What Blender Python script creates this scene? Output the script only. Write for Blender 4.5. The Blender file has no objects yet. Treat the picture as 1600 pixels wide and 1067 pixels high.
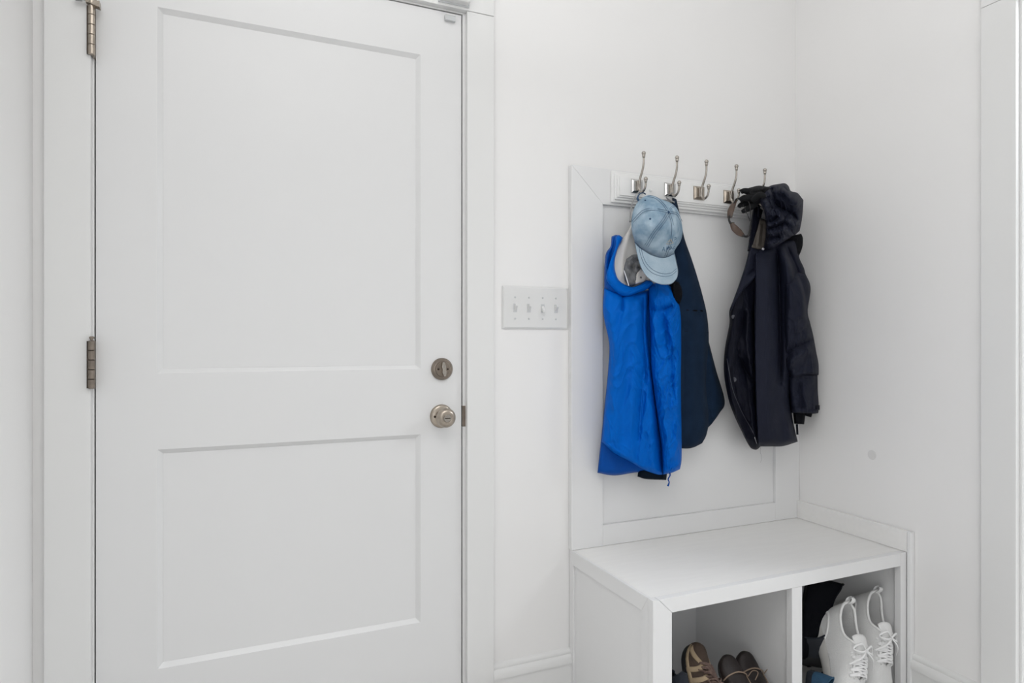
import bpy, math, random
import numpy as np
from mathutils import Vector, Matrix, noise

scene = bpy.context.scene
C = scene.collection
PI = math.pi
R = math.radians

# ------------------------------------------------------------------ camera
D, H = 1.70, 1.12                      # distance from the back wall, eye height
TH = math.atan(0.43)
SN, CS = math.sin(TH), math.cos(TH)
cam_d = bpy.data.cameras.new('camera')
cam_d.sensor_width = 36.0
cam_d.lens = 22.5
cam_d.clip_start = 0.02
cam = bpy.data.objects.new('camera', cam_d)
C.objects.link(cam)
cam.location = (0, -D, H)
cam.rotation_euler = (PI / 2, 0, -TH)
scene.camera = cam

# ------------------------------------------------------------------ light, exposure
vs = scene.view_settings
vs.view_transform = 'Standard'
vs.look = 'None'
vs.gamma = 1.0
vs.use_curve_mapping = False
vs.exposure = 0.0
w = bpy.data.worlds.new('world')
scene.world = w
w.use_nodes = True
w.node_tree.nodes['Background'].inputs[0].default_value = (0.93, 0.96, 1.0, 1)
w.node_tree.nodes['Background'].inputs[1].default_value = 1.0


def area(name, loc, rot, sx, sy, power, col=(1, 1, 1)):
    l = bpy.data.lights.new(name, 'AREA')
    l.shape = 'RECTANGLE'
    l.size, l.size_y = sx, sy
    l.energy = power
    l.color = col
    o = bpy.data.objects.new(name, l)
    C.objects.link(o)
    o.location = loc
    o.rotation_euler = rot
    return o


area('ceiling_lamp_light', (0.2, -1.8, 2.62), (0, 0, 0), 0.9, 0.9, 5.8, (1.0, 0.995, 0.985))
area('added_upward_fill', (0.3, -1.5, 1.9), (R(180), 0, 0), 0.5, 0.5, 15.0, (1.0, 1.0, 1.0))  # upward fill added to brighten the ceiling; no source stands there
area('window_light', (-0.1, -3.85, 0.95), (R(90), 0, R(0)), 0.8, 1.7, 1.5, (0.97, 0.985, 1.0))
area('added_side_fill', (-0.39, -2.5, 0.95), (0, R(-90), 0), 1.5, 1.1, 6.5, (0.97, 0.985, 1.0))  # fill added to lift right wall and cubby; left wall has no window
area('hall_lamp_light', (3.0, -1.3, 2.3), (0, R(28), 0), 0.9, 0.9, 42, (0.92, 0.965, 1.0))


# ------------------------------------------------------------------ helpers: projection of measured points
def at(px, py, y):
    """point on the plane Y=y seen at the measured position"""
    u = (px - 800.0) / 1000.0
    v = (533.0 - py) / 1000.0
    t = (y + D) / (CS - SN * u)
    return (t * (SN + CS * u), y, H + t * v)


def atx(px, py, x):
    u = (px - 800.0) / 1000.0
    v = (533.0 - py) / 1000.0
    t = x / (SN + CS * u)
    return (x, t * (CS - SN * u) - D, H + t * v)


def atd(px, py, t):
    u = (px - 800.0) / 1000.0
    v = (533.0 - py) / 1000.0
    return Vector((t * (SN + CS * u), t * (CS - SN * u) - D, H + t * v))


# ------------------------------------------------------------------ materials
def lin(c):
    return tuple(((x / 255) / 12.92 if x / 255 <= 0.04045 else ((x / 255 + 0.055) / 1.055) ** 2.4) for x in c)


def mat(name, rgb, rough=0.5, metal=0.0, bump=0.0, bscale=200, var=0.0, vscale=20, spec=0.5, sheen=0.0,
        stretch=(1, 1, 1), rgb2=None, coat=0.0):
    m = bpy.data.materials.new(name)
    m.use_nodes = True
    nt = m.node_tree
    b = nt.nodes['Principled BSDF']
    c = lin(rgb)
    b.inputs['Base Color'].default_value = (*c, 1)
    b.inputs['Roughness'].default_value = rough
    b.inputs['Metallic'].default_value = metal
    b.inputs['Specular IOR Level'].default_value = spec
    b.inputs['Sheen Weight'].default_value = sheen
    b.inputs['Coat Weight'].default_value = coat
    tc = nt.nodes.new('ShaderNodeTexCoord')
    mp = nt.nodes.new('ShaderNodeMapping')
    mp.inputs['Scale'].default_value = stretch
    nt.links.new(tc.outputs['Object'], mp.inputs[0])
    if var or rgb2:
        n = nt.nodes.new('ShaderNodeTexNoise')
        n.inputs['Scale'].default_value = vscale
        n.inputs['Detail'].default_value = 5
        nt.links.new(mp.outputs[0], n.inputs['Vector'])
        r = nt.nodes.new('ShaderNodeValToRGB')
        r.color_ramp.elements[0].position = 0.36
        r.color_ramp.elements[1].position = 0.66
        c2 = lin(rgb2) if rgb2 else tuple(min(1, x * (1 + var)) for x in c)
        c1 = c if rgb2 else tuple(x * (1 - var) for x in c)
        r.color_ramp.elements[0].color = (*c1, 1)
        r.color_ramp.elements[1].color = (*c2, 1)
        nt.links.new(n.outputs['Fac'], r.inputs[0])
        nt.links.new(r.outputs[0], b.inputs['Base Color'])
    if bump:
        n = nt.nodes.new('ShaderNodeTexNoise')
        n.inputs['Scale'].default_value = bscale
        n.inputs['Detail'].default_value = 4
        nt.links.new(mp.outputs[0], n.inputs['Vector'])
        bp = nt.nodes.new('ShaderNodeBump')
        bp.inputs['Strength'].default_value = bump
        bp.inputs['Distance'].default_value = 0.002
        nt.links.new(n.outputs['Fac'], bp.inputs['Height'])
        nt.links.new(bp.outputs[0], b.inputs['Normal'])
    return m


M = {}
M['wall'] = mat('wall_paint', (243, 242, 241), 0.55, bump=0.05, bscale=90, var=0.004, vscale=3)
M['trim'] = mat('trim_paint', (233, 233, 232), 0.32, bump=0.03, bscale=40)
M['door'] = mat('door_paint', (230, 230, 230), 0.34, bump=0.03, bscale=30)
M['bench'] = mat('bench_paint', (235, 235, 235), 0.34, bump=0.06, bscale=14, stretch=(1, 6, 6))
M['benchtop'] = mat('bench_top_paint', (242, 241, 239), 0.38, bump=0.06, bscale=14, stretch=(1, 8, 8), var=0.012, vscale=9)
M['rack'] = mat('rack_paint', (243, 243, 242), 0.3)
M['patch'] = mat('filler_patch', (228, 227, 226), 0.7)
M['floor'] = mat('floor_wood', (218, 215, 212), 0.4, rgb2=(228, 226, 224), vscale=3, stretch=(1, 12, 1))
M['ceiling'] = mat('ceiling_paint', (244, 244, 243), 0.7)
M['plastic'] = mat('white_plastic', (228, 228, 227), 0.28)
M['grey_plastic'] = mat('grey_plastic', (205, 207, 208), 0.3)
M['nickel'] = mat('antique_nickel', (172, 162, 150), 0.3, 1.0, var=0.12, vscale=60)
M['nickel_dark'] = mat('dark_nickel', (140, 130, 120), 0.34, 1.0, var=0.12, vscale=60)
M['chrome'] = mat('chrome', (205, 205, 204), 0.12, 1.0)
M['hook'] = mat('hook_nickel', (176, 170, 162), 0.26, 1.0, var=0.08, vscale=90)
M['dark'] = mat('dark_gap', (60, 58, 56), 0.7)
M['screw'] = mat('dark_screw', (70, 62, 56), 0.4, 1.0)
M['blue'] = mat('blue_nylon', (0, 98, 196), 0.5, bump=0.5, bscale=60, spec=0.06, stretch=(1, 1, 0.45), var=0.05, vscale=14)
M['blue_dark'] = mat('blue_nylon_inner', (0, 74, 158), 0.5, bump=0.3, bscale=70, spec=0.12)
M['lining'] = mat('grey_white_lining', (214, 211, 207), 0.55, bump=0.4, bscale=60)
M['mesh_grey'] = mat('grey_mesh_lining', (118, 119, 121), 0.7, bump=0.6, bscale=150, var=0.25, vscale=35)
M['teal'] = mat('dark_teal_fleece', (24, 40, 60), 0.9, bump=0.5, bscale=420, spec=0.06, sheen=0.02, var=0.1, vscale=25)
M['teal_rib'] = mat('dark_teal_rib', (12, 24, 36), 0.9, bump=0.8, bscale=300, spec=0.15, stretch=(3, 3, 0.3))
M['navy'] = mat('navy_shell_fabric', (27, 30, 44), 0.6, bump=0.35, bscale=340, spec=0.14, sheen=0.0, var=0.05, vscale=20)
M['navy_dark'] = mat('navy_facing', (14, 16, 28), 0.6, bump=0.3, bscale=300, spec=0.14, sheen=0.0)
M['black_fab'] = mat('black_velvet', (9, 10, 16), 0.9, bump=0.5, bscale=300, spec=0.15)
M['taupe'] = mat('taupe_lining', (84, 78, 72), 0.6, bump=0.4, bscale=120, var=0.2, vscale=60, stretch=(4, 4, 0.6))
M['glove'] = mat('black_knit', (16, 17, 20), 0.85, bump=0.8, bscale=500, spec=0.3)
M['zip'] = mat('zip_tape', (62, 64, 72), 0.4, spec=0.6)
M['snap'] = mat('snap_metal', (150, 150, 156), 0.25, 1.0)
M['denim'] = mat('washed_denim', (132, 160, 182), 0.85, bump=0.7, bscale=600, spec=0.15, rgb2=(182, 202, 216), vscale=26)
M['denim_light'] = mat('pale_denim', (156, 178, 194), 0.85, bump=0.7, bscale=600, spec=0.15, rgb2=(174, 192, 205), vscale=22)
M['stitch'] = mat('navy_stitching', (48, 76, 108), 0.8)
M['emb_tan'] = mat('tan_embroidery', (186, 182, 170), 0.8, bump=0.5, bscale=500)
M['emb_blue'] = mat('blue_embroidery', (40, 92, 130), 0.8)
M['brown_lens'] = mat('brown_lens', (76, 56, 44), 0.3, var=0.15, vscale=60, coat=0.3)
M['black_frame'] = mat('black_frame', (28, 26, 26), 0.3)
M['strap'] = mat('grey_strap', (160, 160, 160), 0.6, bump=0.4, bscale=400)
M['wshoe'] = mat('white_knit', (222, 222, 221), 0.7, bump=0.6, bscale=500, spec=0.25)
M['wshoe2'] = mat('white_trim', (232, 232, 231), 0.45)
M['wsole'] = mat('worn_white_rubber', (205, 203, 199), 0.55, var=0.06, vscale=30)
M['wlace'] = mat('white_laces', (238, 238, 238), 0.65)
M['winsole'] = mat('pale_insole', (190, 190, 190), 0.8)
M['bshoe'] = mat('dark_brown_leather', (34, 25, 24), 0.5, bump=0.4, bscale=160, var=0.15, vscale=30)
M['bsole'] = mat('black_rubber', (22, 22, 24), 0.55)
M['cord'] = mat('rawhide_cord', (150, 130, 112), 0.7)
M['hbrown'] = mat('brown_suede', (76, 62, 52), 0.9, bump=0.6, bscale=260, var=0.15, vscale=30)
M['htan'] = mat('tan_suede', (172, 152, 124), 0.9, bump=0.6, bscale=260, var=0.1, vscale=30)
M['hlace'] = mat('speckled_brown_lace', (112, 92, 82), 0.8, rgb2=(78, 58, 52), vscale=160)
M['nshoe'] = mat('black_navy_mesh', (24, 28, 36), 0.7, bump=0.7, bscale=300, var=0.12, vscale=40)
M['nshoe2'] = mat('navy_fabric', (12, 20, 32), 0.8, bump=0.5, bscale=300)
M['tealshoe'] = mat('teal_blue_fabric', (32, 70, 98), 0.75, bump=0.5, bscale=300, var=0.1, vscale=40)


# ------------------------------------------------------------------ helpers: geometry
class MB:
    def __init__(self):
        self.v, self.f = [], []

    def add(self, vs_, fs_):
        o = len(self.v)
        self.v += [tuple(p) for p in vs_]
        self.f += [tuple(i + o for i in f) for f in fs_]

    def box(self, x0, x1, y0, y1, z0, z1):
        self.add([(x0, y0, z0), (x1, y0, z0), (x1, y1, z0), (x0, y1, z0), (x0, y0, z1), (x1, y0, z1), (x1, y1, z1), (x0, y1, z1)],
                 [(0, 3, 2, 1), (4, 5, 6, 7), (0, 1, 5, 4), (1, 2, 6, 5), (2, 3, 7, 6), (3, 0, 4, 7)])
        return self

    def prism(self, prof, a, b, axis):
        """profile in the two other axes, extruded along axis from a to b"""
        n = len(prof)

        def p3(p, t):
            if axis == 'x': return (t, p[0], p[1])
            if axis == 'y': return (p[0], t, p[1])
            return (p[0], p[1], t)
        self.add([p3(p, a) for p in prof] + [p3(p, b) for p in prof],
                 [tuple(range(n))[::-1], tuple(range(n, 2 * n))] + [(i, (i + 1) % n, n + (i + 1) % n, n + i) for i in range(n)])
        return self

    def tube(self, path, rad, n=10, flat=1.0, up=None):
        P = [Vector(p) for p in path]
        m = len(P)
        if not hasattr(rad, '__len__'): rad = [rad] * m
        rings = []
        prev = None
        for i in range(m):
            t = (P[min(i + 1, m - 1)] - P[max(i - 1, 0)]).normalized()
            if up is not None:
                a = Vector(up)
            elif prev is None:
                a = Vector((0, 0, 1)) if abs(t.z) < 0.8 else Vector((0, 1, 0))
            else:
                a = prev
            a = (a - t * a.dot(t)).normalized()
            prev = a
            b = t.cross(a)
            rings.append([P[i] + a * (math.cos(2 * PI * k / n) * rad[i] * flat) + b * (math.sin(2 * PI * k / n) * rad[i]) for k in range(n)])
        vs_ = [p for r in rings for p in r]
        fs_ = []
        for i in range(m - 1):
            for k in range(n):
                fs_.append((i * n + k, i * n + (k + 1) % n, (i + 1) * n + (k + 1) % n, (i + 1) * n + k))
        fs_.append(tuple(range(n))[::-1])
        fs_.append(tuple((m - 1) * n + k for k in range(n)))
        self.add(vs_, fs_)
        return self

    def lathe(self, prof, origin, axis, n=28):
        """prof: (distance along axis, radius)"""
        o = Vector(origin)
        ax = Vector(axis).normalized()
        a = ax.orthogonal().normalized()
        b = ax.cross(a)
        vs_, fs_ = [], []
        for (h, r) in prof:
            for k in range(n):
                an = 2 * PI * k / n
                vs_.append(o + ax * h + (a * math.cos(an) + b * math.sin(an)) * max(r, 1e-5))
        m = len(prof)
        for i in range(m - 1):
            for k in range(n):
                fs_.append((i * n + k, i * n + (k + 1) % n, (i + 1) * n + (k + 1) % n, (i + 1) * n + k))
        fs_.append(tuple(range(n))[::-1])
        fs_.append(tuple((m - 1) * n + k for k in range(n)))
        self.add(vs_, fs_)
        return self

    def ball(self, c, r, n=16):
        k = 10
        return self.lathe([(-r * math.cos(PI * i / k), r * math.sin(PI * i / k)) for i in range(k + 1)], c, (0, 0, 1), n)

    def grid(self, A, flip=False):
        h, w_ = A.shape[:2]
        fs_ = []
        for i in range(h - 1):
            for j in range(w_ - 1):
                q = (i * w_ + j, i * w_ + j + 1, (i + 1) * w_ + j + 1, (i + 1) * w_ + j)
                fs_.append(q[::-1] if flip else q)
        self.add(A.reshape(-1, 3).tolist(), fs_)
        return self

    def build(self, name, m, parent=None, smooth=False, bevel=0.0, solid=0.0, sub=0, weld=0.0, seg=2):
        me = bpy.data.meshes.new(name)
        me.from_pydata(self.v, [], self.f)
        import bmesh
        bm = bmesh.new()
        bm.from_mesh(me)
        if weld: bmesh.ops.remove_doubles(bm, verts=bm.verts, dist=weld)
        bmesh.ops.recalc_face_normals(bm, faces=bm.faces)
        bm.to_mesh(me)
        bm.free()
        me.materials.append(m)
        o = bpy.data.objects.new(name, me)
        C.objects.link(o)
        if smooth:
            me.shade_smooth()
            if smooth == 'auto':
                me.set_sharp_from_angle(angle=R(40))
        if bevel:
            bv = o.modifiers.new('bevel', 'BEVEL')
            bv.width = bevel
            bv.segments = seg
            bv.limit_method = 'ANGLE'
            bv.angle_limit = R(35)
        if solid:
            sd = o.modifiers.new('solid', 'SOLIDIFY')
            sd.thickness = solid
            sd.offset = 0
        if sub:
            ss = o.modifiers.new('sub', 'SUBSURF')
            ss.levels = ss.render_levels = sub
        if parent is not None:
            o.parent = parent
            if parent.type == 'EMPTY' and not parent.get('_local'):
                o.matrix_parent_inverse = Matrix.Translation(-Vector(parent.location))
        return o


def thing(name, label, cat, loc=(0, 0, 0), group=None):
    o = bpy.data.objects.new(name, None)
    C.objects.link(o)
    o.location = loc
    o.empty_display_size = 0.05
    o['label'] = label
    o['category'] = cat
    if group: o['group'] = group
    return o


def struct(o, label=None, cat=None):
    o['kind'] = 'structure'
    if label: o['label'] = label
    if cat: o['category'] = cat
    return o


def box(name, m, parent, x0, x1, y0, y1, z0, z1, bevel=0.0015):
    return MB().box(x0, x1, y0, y1, z0, z1).build(name, m, parent, bevel=bevel)


def catmull(pts, n=12):
    P = [np.array(p, float) for p in pts]
    if len(P) < 3:
        return np.array([P[0] + (P[-1] - P[0]) * t for t in np.linspace(0, 1, n)])
    Q = [2 * P[0] - P[1]] + P + [2 * P[-1] - P[-2]]
    out = []
    for i in range(1, len(Q) - 2):
        for k in range(n):
            t = k / n
            out.append(0.5 * ((2 * Q[i]) + (-Q[i - 1] + Q[i + 1]) * t + (2 * Q[i - 1] - 5 * Q[i] + 4 * Q[i + 1] - Q[i + 2]) * t * t
                              + (-Q[i - 1] + 3 * Q[i] - 3 * Q[i + 1] + Q[i + 2]) * t ** 3))
    out.append(P[-1])
    return np.array(out)


def resample(poly, n, smooth=True):
    p = catmull(poly, 10) if smooth and len(poly) > 2 else np.array(poly, float)
    d = np.r_[0, np.cumsum(np.linalg.norm(np.diff(p, axis=0), axis=1))]
    t = np.linspace(0, d[-1], n)
    return np.stack([np.interp(t, d, p[:, k]) for k in range(p.shape[1])], 1)


def np_at(px, py, y):
    u = (px - 800) / 1000
    v = (533 - py) / 1000
    t = (y + D) / (CS - SN * u)
    return np.stack([t * (SN + CS * u), y, H + t * v], -1)


def seg_dist(px, py, pts):
    """signed distance to a polyline and the position along it 0..1"""
    P = resample(pts, 30)
    d = np.full(px.shape, 1e9)
    sg = np.zeros(px.shape)
    tt = np.zeros(px.shape)
    for i in range(len(P) - 1):
        a, b = P[i], P[i + 1]
        e = b - a
        L2 = e @ e
        if L2 < 1e-12: continue
        q = np.clip(((px - a[0]) * e[0] + (py - a[1]) * e[1]) / L2, 0, 1)
        dx, dy = px - (a[0] + e[0] * q), py - (a[1] + e[1] * q)
        dd = np.hypot(dx, dy)
        mk = dd < d
        d = np.where(mk, dd, d)
        sg = np.where(mk, np.sign(e[0] * dy - e[1] * dx), sg)
        tt = np.where(mk, (i + q) / (len(P) - 1), tt)
    return d, sg, tt


def fold_height(px, py, folds):
    h = np.zeros(px.shape)
    for f in folds:
        kind, pts, amp, wd = f[:4]
        d, sg, tt = seg_dist(px, py, pts)
        fade = np.clip(tt / 0.12, 0, 1) * np.clip((1 - tt) / 0.12, 0, 1) if (len(f) < 5 or f[4]) else 1.0
        fade = np.sqrt(fade) if len(f) < 5 or f[4] else 1.0
        if kind == 'r': h += amp * np.exp(-(d / wd) ** 2) * fade            # ridge
        elif kind == 'c': h -= amp * np.exp(-d / wd) * fade                 # crease
        elif kind == 's': h += amp * sg * (1 - np.exp(-d / (wd * 0.3))) * np.exp(-(d / (wd * 2)) ** 2) * fade   # step: + on the right of the path
    return h


def cloth(name, m, parent, T, B, L, Rr, y0, thick, folds=(), nu=60, nv=90, edge=(0.25, 0.25, 0.12, 0.06), wr=0.0015, ws=0.05,
          wst=(1, 0.45), tilt=0.0, back=0.35, smooth_b=True, yfun=None, cr=0.0, cs=0.06, ca=0.5, fs=1.0):
    """a closed, stuffed piece of cloth bounded by four measured edges (Coons patch); folds are sculpted into its front"""
    T, B = resample(T, nu, smooth_b), resample(B, nu, smooth_b)
    L, Rr = resample(L, nv, smooth_b), resample(Rr, nv, smooth_b)
    s = np.linspace(0, 1, nu)[None, :, None]
    t = np.linspace(0, 1, nv)[:, None, None]
    P = (1 - t) * T[None] + t * B[None] + (1 - s) * L[:, None] + s * Rr[:, None] - (
        (1 - s) * (1 - t) * T[0] + s * (1 - t) * T[-1] + (1 - s) * t * B[0] + s * t * B[-1])
    px, py = P[..., 0], P[..., 1]
    s, t = s[..., 0], t[..., 0]

    def rd(x, e):
        if e <= 0: return np.ones_like(x)
        q = np.clip(x / e, 0, 1)
        return np.sqrt(1 - (1 - q) ** 2)
    prof = rd(s, edge[0]) * rd(1 - s, edge[1]) * rd(t, edge[2]) * rd(1 - t, edge[3])
    fold = fs * fold_height(px, py, folds) * np.minimum(1, prof * 1.6)
    nz = np.zeros(px.shape)
    for i in range(nv):
        for j in range(nu):
            q = Vector((px[i, j] * ws * wst[0], py[i, j] * ws * wst[1], y0 * 10))
            nz[i, j] = noise.noise(q) + 0.5 * abs(noise.noise(q * 2.3))
            if cr:
                a_ = px[i, j] * cs + 1.2 * noise.noise(q * 0.8 + Vector((7, 1, 2)))
                b_ = py[i, j] * cs * 0.42 + 0.8 * noise.noise(q * 0.9 + Vector((3, 9, 4)))
                v1 = 1 - abs(noise.noise(Vector((a_ + ca * b_, b_ - 0.3 * a_, 5.0)))) * 2.4
                v2 = 1 - abs(noise.noise(Vector((1.9 * (a_ - 0.6 * b_), 1.7 * b_, 9.0)))) * 2.4
                nz[i, j] += cr / max(wr, 1e-6) * (max(v1, 0) ** 2.5 + 0.5 * max(v2, 0) ** 3)
    base = y0 + tilt * t + (yfun(px, py) if yfun else 0)
    front = base - thick * prof - fold - nz * wr * prof
    bk = base + thick * back * prof + 0 * s
    F = np_at(px, py, front)
    K = np_at(px, py, bk + np.zeros(px.shape))
    mb = MB().grid(F).grid(K, True)
    o = mb.build(name, m, parent, smooth=True, weld=1e-5)
    return o


def ribbon(path_px, y, r, n=8, flat=1.0, m=None, name=None, parent=None, cnt=24, mb=None, up=None):
    """tube through measured points (px, py) at depth y (number or per point list)"""
    ys = y if hasattr(y, '__len__') else [y] * len(path_px)
    pts = [at(p[0], p[1], yy) for p, yy in zip(path_px, ys)]
    P = resample(pts, cnt)
    rr = r
    if hasattr(r, '__len__'):
        rr = list(np.interp(np.linspace(0, 1, cnt), np.linspace(0, 1, len(r)), r))
    b = mb or MB()
    b.tube([tuple(p) for p in P], rr, n, flat, up)
    if mb is None:
        return b.build(name, m, parent, smooth=True)
    return b


# ================================================================== the room
XL, XR, XC = -0.41, 1.833, 0.0
ZC, YB = 2.70, -4.0
DX0, DX1, DZ = -0.2925, 0.5765, 2.031          # door slab
JX0, JX1, JZ = DX0 - 0.003, DX1 + 0.004, DZ + 0.004
WT = 0.115

struct(MB().box(XL - 0.6, XR + 2.2, YB - 0.2, 0.3, -0.05, 0).build('floor', M['floor']))
struct(MB().box(XL - 0.2, XR + 2.2, YB - 0.2, 0.3, ZC, ZC + 0.05).build('ceiling', M['ceiling']))
wb = MB().box(XL - 0.1, JX0 - 0.019, 0, WT, 0, ZC).box(JX1 + 0.019, XR + 0.1, 0, WT, 0, ZC).box(JX0 - 0.019, JX1 + 0.019, 0, WT, JZ + 0.019, ZC)
struct(wb.build('wall_back', M['wall']))
struct(MB().box(XL - 0.1, XL, YB, 0, 0, ZC).build('wall_left', M['wall']))
CY0 = atx(1532, 500, XR - 0.017)[1]
OY0, OY1, OZ = atx(1588, 500, XR - 0.017)[1] - 0.004, -1.62, 2.03             # opening in the right wall
RW = 0.115
wr_ = MB().box(XR, XR + RW, OY0 + 0.019, 0.0, 0, ZC).box(XR, XR + RW, YB, OY1 - 0.019, 0, ZC).box(XR, XR + RW, OY1 - 0.019, OY0 + 0.019, OZ + 0.019, ZC)
struct(wr_.build('wall_right', M['wall']))
fh = MB().lathe([(0, 0.015), (0.0006, 0.0145), (0.0008, 0.010)], atx(1362.5, 710, XR), (-1, 0, 0), 24).build('filled_hole', M['patch'], [o for o in bpy.data.objects if o.name == 'wall_right'][0], smooth='auto')
# rear wall, its window opening behind the camera
wrr = MB().box(XL - 0.1, -0.8 + 0.39 + 0.0, YB - 0.1, YB, 0, ZC).box(1.2, XR + 0.1, YB - 0.1, YB, 0, ZC)
wrr.box(-0.41, 1.2, YB - 0.1, YB, 0, 0.8).box(-0.41, 1.2, YB - 0.1, YB, 2.3, ZC)
struct(wrr.build('wall_rear', M['wall']))
wf = MB().box(-0.41, 1.2, YB - 0.08, YB - 0.03, 0.8, 0.86).box(-0.41, 1.2, YB - 0.08, YB - 0.03, 2.24, 2.3)
for xx in (-0.41, 0.37, 1.14):
    wf.box(xx, xx + 0.06, YB - 0.08, YB - 0.03, 0.86, 2.24)
struct(wf.build('window_1', M['trim'], bevel=0.003))
# adjoining hall beyond the opening
hl = MB().box(4.0, 4.1, YB, 0.2, 0, ZC).box(XR + RW, 4.0, 0.05, 0.15, 0, ZC).box(XR + RW, 4.0, YB - 0.1, YB, 0, ZC)
struct(hl.build('wall_hall', M['wall']))

# ---- back door jamb and stop
jb = MB().box(JX0 - 0.019, JX0, 0, WT, 0, JZ + 0.019).box(JX1, JX1 + 0.019, 0, WT, 0, JZ + 0.019).box(JX0, JX1, 0, WT, JZ, JZ + 0.019)
jb.box(JX0, JX0 + 0.012, 0.048, 0.085, 0, JZ).box(JX1 - 0.012, JX1, 0.048, 0.085, 0, JZ).box(JX0 + 0.012, JX1 - 0.012, 0.048, 0.085, JZ - 0.012, JZ)
jamb = struct(jb.build('trim_1', M['trim'], bevel=0.001))
jamb['label'] = 'white door jamb and stop around the two-panel door'
box('strike_plate', M['nickel_dark'], jamb, JX1 - 0.0016, JX1 + 0.008, -0.0012, 0.03, 0.882, 0.94, 0.0004)
# casing: boards
CX0, CX1 = at(68, 500, -0.017)[0], at(772, 500, -0.017)[0]
cs = MB().box(CX0, JX0 - 0.004, -0.017, 0, 0, JZ + 0.004)
o = struct(cs.build('trim_2', M['trim'], bevel=0.0015)); o['label'] = 'white flat casing board left of the door'
cs = MB().box(JX1 + 0.008, CX1, -0.017, 0, 0, JZ + 0.0035)
o = struct(cs.build('trim_3', M['trim'], bevel=0.0015)); o['label'] = 'white flat casing board right of the door'
cs = MB().box(CX0, CX1, -0.018, 0, JZ + 0.0045, JZ + 0.095)
o = struct(cs.build('trim_4', M['trim'], bevel=0.0015)); o['label'] = 'white flat head casing above the door'

# ---- opening casing on the right wall
jo = MB().box(XR, XR + RW, OY0, OY0 + 0.019, 0, OZ + 0.019).box(XR, XR + RW, OY1 - 0.019, OY1, 0, OZ + 0.019).box(XR, XR + RW, OY1, OY0, OZ, OZ + 0.019)
jo.box(XR + 0.045, XR + 0.08, OY0 - 0.011, OY0, 0, OZ)
o = struct(jo.build('trim_5', M['trim'], bevel=0.0015)); o['label'] = 'white jamb of the opening at the right edge'
cs = MB().box(XR - 0.017, XR, OY0 + 0.005, CY0, 0, 2.004)
o = struct(cs.build('trim_6', M['trim'], bevel=0.0015)); o['label'] = 'white casing board on the right wall beside the opening'
cs = MB().box(XR - 0.017, XR, OY1 - 0.09, CY0, 2.005, 2.10)
o = struct(cs.build('trim_7', M['trim'], bevel=0.0015)); o['label'] = 'white head casing over the right opening'
cs = MB().box(XR - 0.017, XR, OY1 - 0.09, OY1 - 0.005, 0, 2.004)
struct(cs.build('trim_8', M['trim'], bevel=0.0015))

# ---- baseboards
def bprof(sgn=-1, d=1.0):
    # (offset from wall, z)
    return [(0, 0), (0.013, 0), (0.013, 0.158), (0.0175, 0.1605), (0.018, 0.166), (0.0165, 0.176), (0.0125, 0.1845), (0.0095, 0.1865),
            (0.0105, 0.189), (0.0095, 0.195), (0.006, 0.2), (0, 0.202)]
BX0 = 0.918
bb = MB().prism([(-a, z) for a, z in bprof()], CX1, BX0, 'x')
struct(bb.build('baseboard_back', M['trim'], smooth='auto'))
bb = MB().prism([(XR - a, z) for a, z in bprof()], -0.437, CY0, 'y')
struct(bb.build('baseboard_right', M['trim'], smooth='auto'))
bb = MB().prism([(XL + a, z) for a, z in bprof()], YB, -0.018, 'y')
struct(bb.build('baseboard_left', M['trim'], smooth='auto'))

# ================================================================== the door
def panel_door():
    st = 0.1165
    xs = [DX0, 0, 0, DX1]
    P = [  # openings x0,x1,z0,z1 measured on the face
        (at(246, 583, 0)[0], at(657, 575, 0)[0], at(246, 583, 0)[2], at(246, 10, 0)[2]),
        (at(246, 583, 0)[0], at(657, 575, 0)[0], at(246, 1045, 0)[2], at(246, 702, 0)[2])]
    d = 0.0095
    a, b = P[0][0], P[0][1]
    y1 = 0.0445
    m = MB()
    # face grid with two holes
    xsL = [DX0, a, b, DX1]
    zs = [0.006, P[1][2], P[1][3], P[0][2], P[0][3], DZ]
    for i in range(3):
        for k in range(5):
            if i == 1 and k in (1, 3):
                x0, x1, z0, z1 = xsL[1], xsL[2], zs[k], zs[k + 1]
                q = 0.011
                m.add([(x0, 0, z0), (x1, 0, z0), (x1, 0, z1), (x0, 0, z1), (x0 + q, d, z0 + q), (x1 - q, d, z0 + q), (x1 - q, d, z1 - q), (x0 + q, d, z1 - q)],
                      [(0, 1, 5, 4), (1, 2, 6, 5), (2, 3, 7, 6), (3, 0, 4, 7)])
                m.add([(x0 + q, d, z0 + q), (x1 - q, d, z0 + q), (x1 - q, d, z1 - q), (x0 + q, d, z1 - q)], [(0, 1, 2, 3)])
            else:
                x0, x1, z0, z1 = xsL[i], xsL[i + 1], zs[k], zs[k + 1]
                m.add([(x0, 0, z0), (x1, 0, z0), (x1, 0, z1), (x0, 0, z1)], [(0, 1, 2, 3)])
    X0, X1, Z0, Z1 = DX0, DX1, 0.006, DZ
    m.add([(X0, 0, Z0), (X1, 0, Z0), (X1, 0, Z1), (X0, 0, Z1), (X0, y1, Z0), (X1, y1, Z0), (X1, y1, Z1), (X0, y1, Z1)],
          [(4, 7, 6, 5), (0, 4, 5, 1), (1, 5, 6, 2), (2, 6, 7, 3), (3, 7, 4, 0)])
    leaf = m.build('door_1', M['door'])
    struct(leaf)
    leaf['label'] = 'white two-panel interior door with nickel hinges and knob'
    for (x0, x1, z0, z1) in P:
        q = 0.011
        MB().box(x0 + q, x1 - q, d - 0.0006, d + 0.02, z0 + q, z1 - q).build('door_panel', M['door'], leaf)
    return leaf


door = panel_door()


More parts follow.
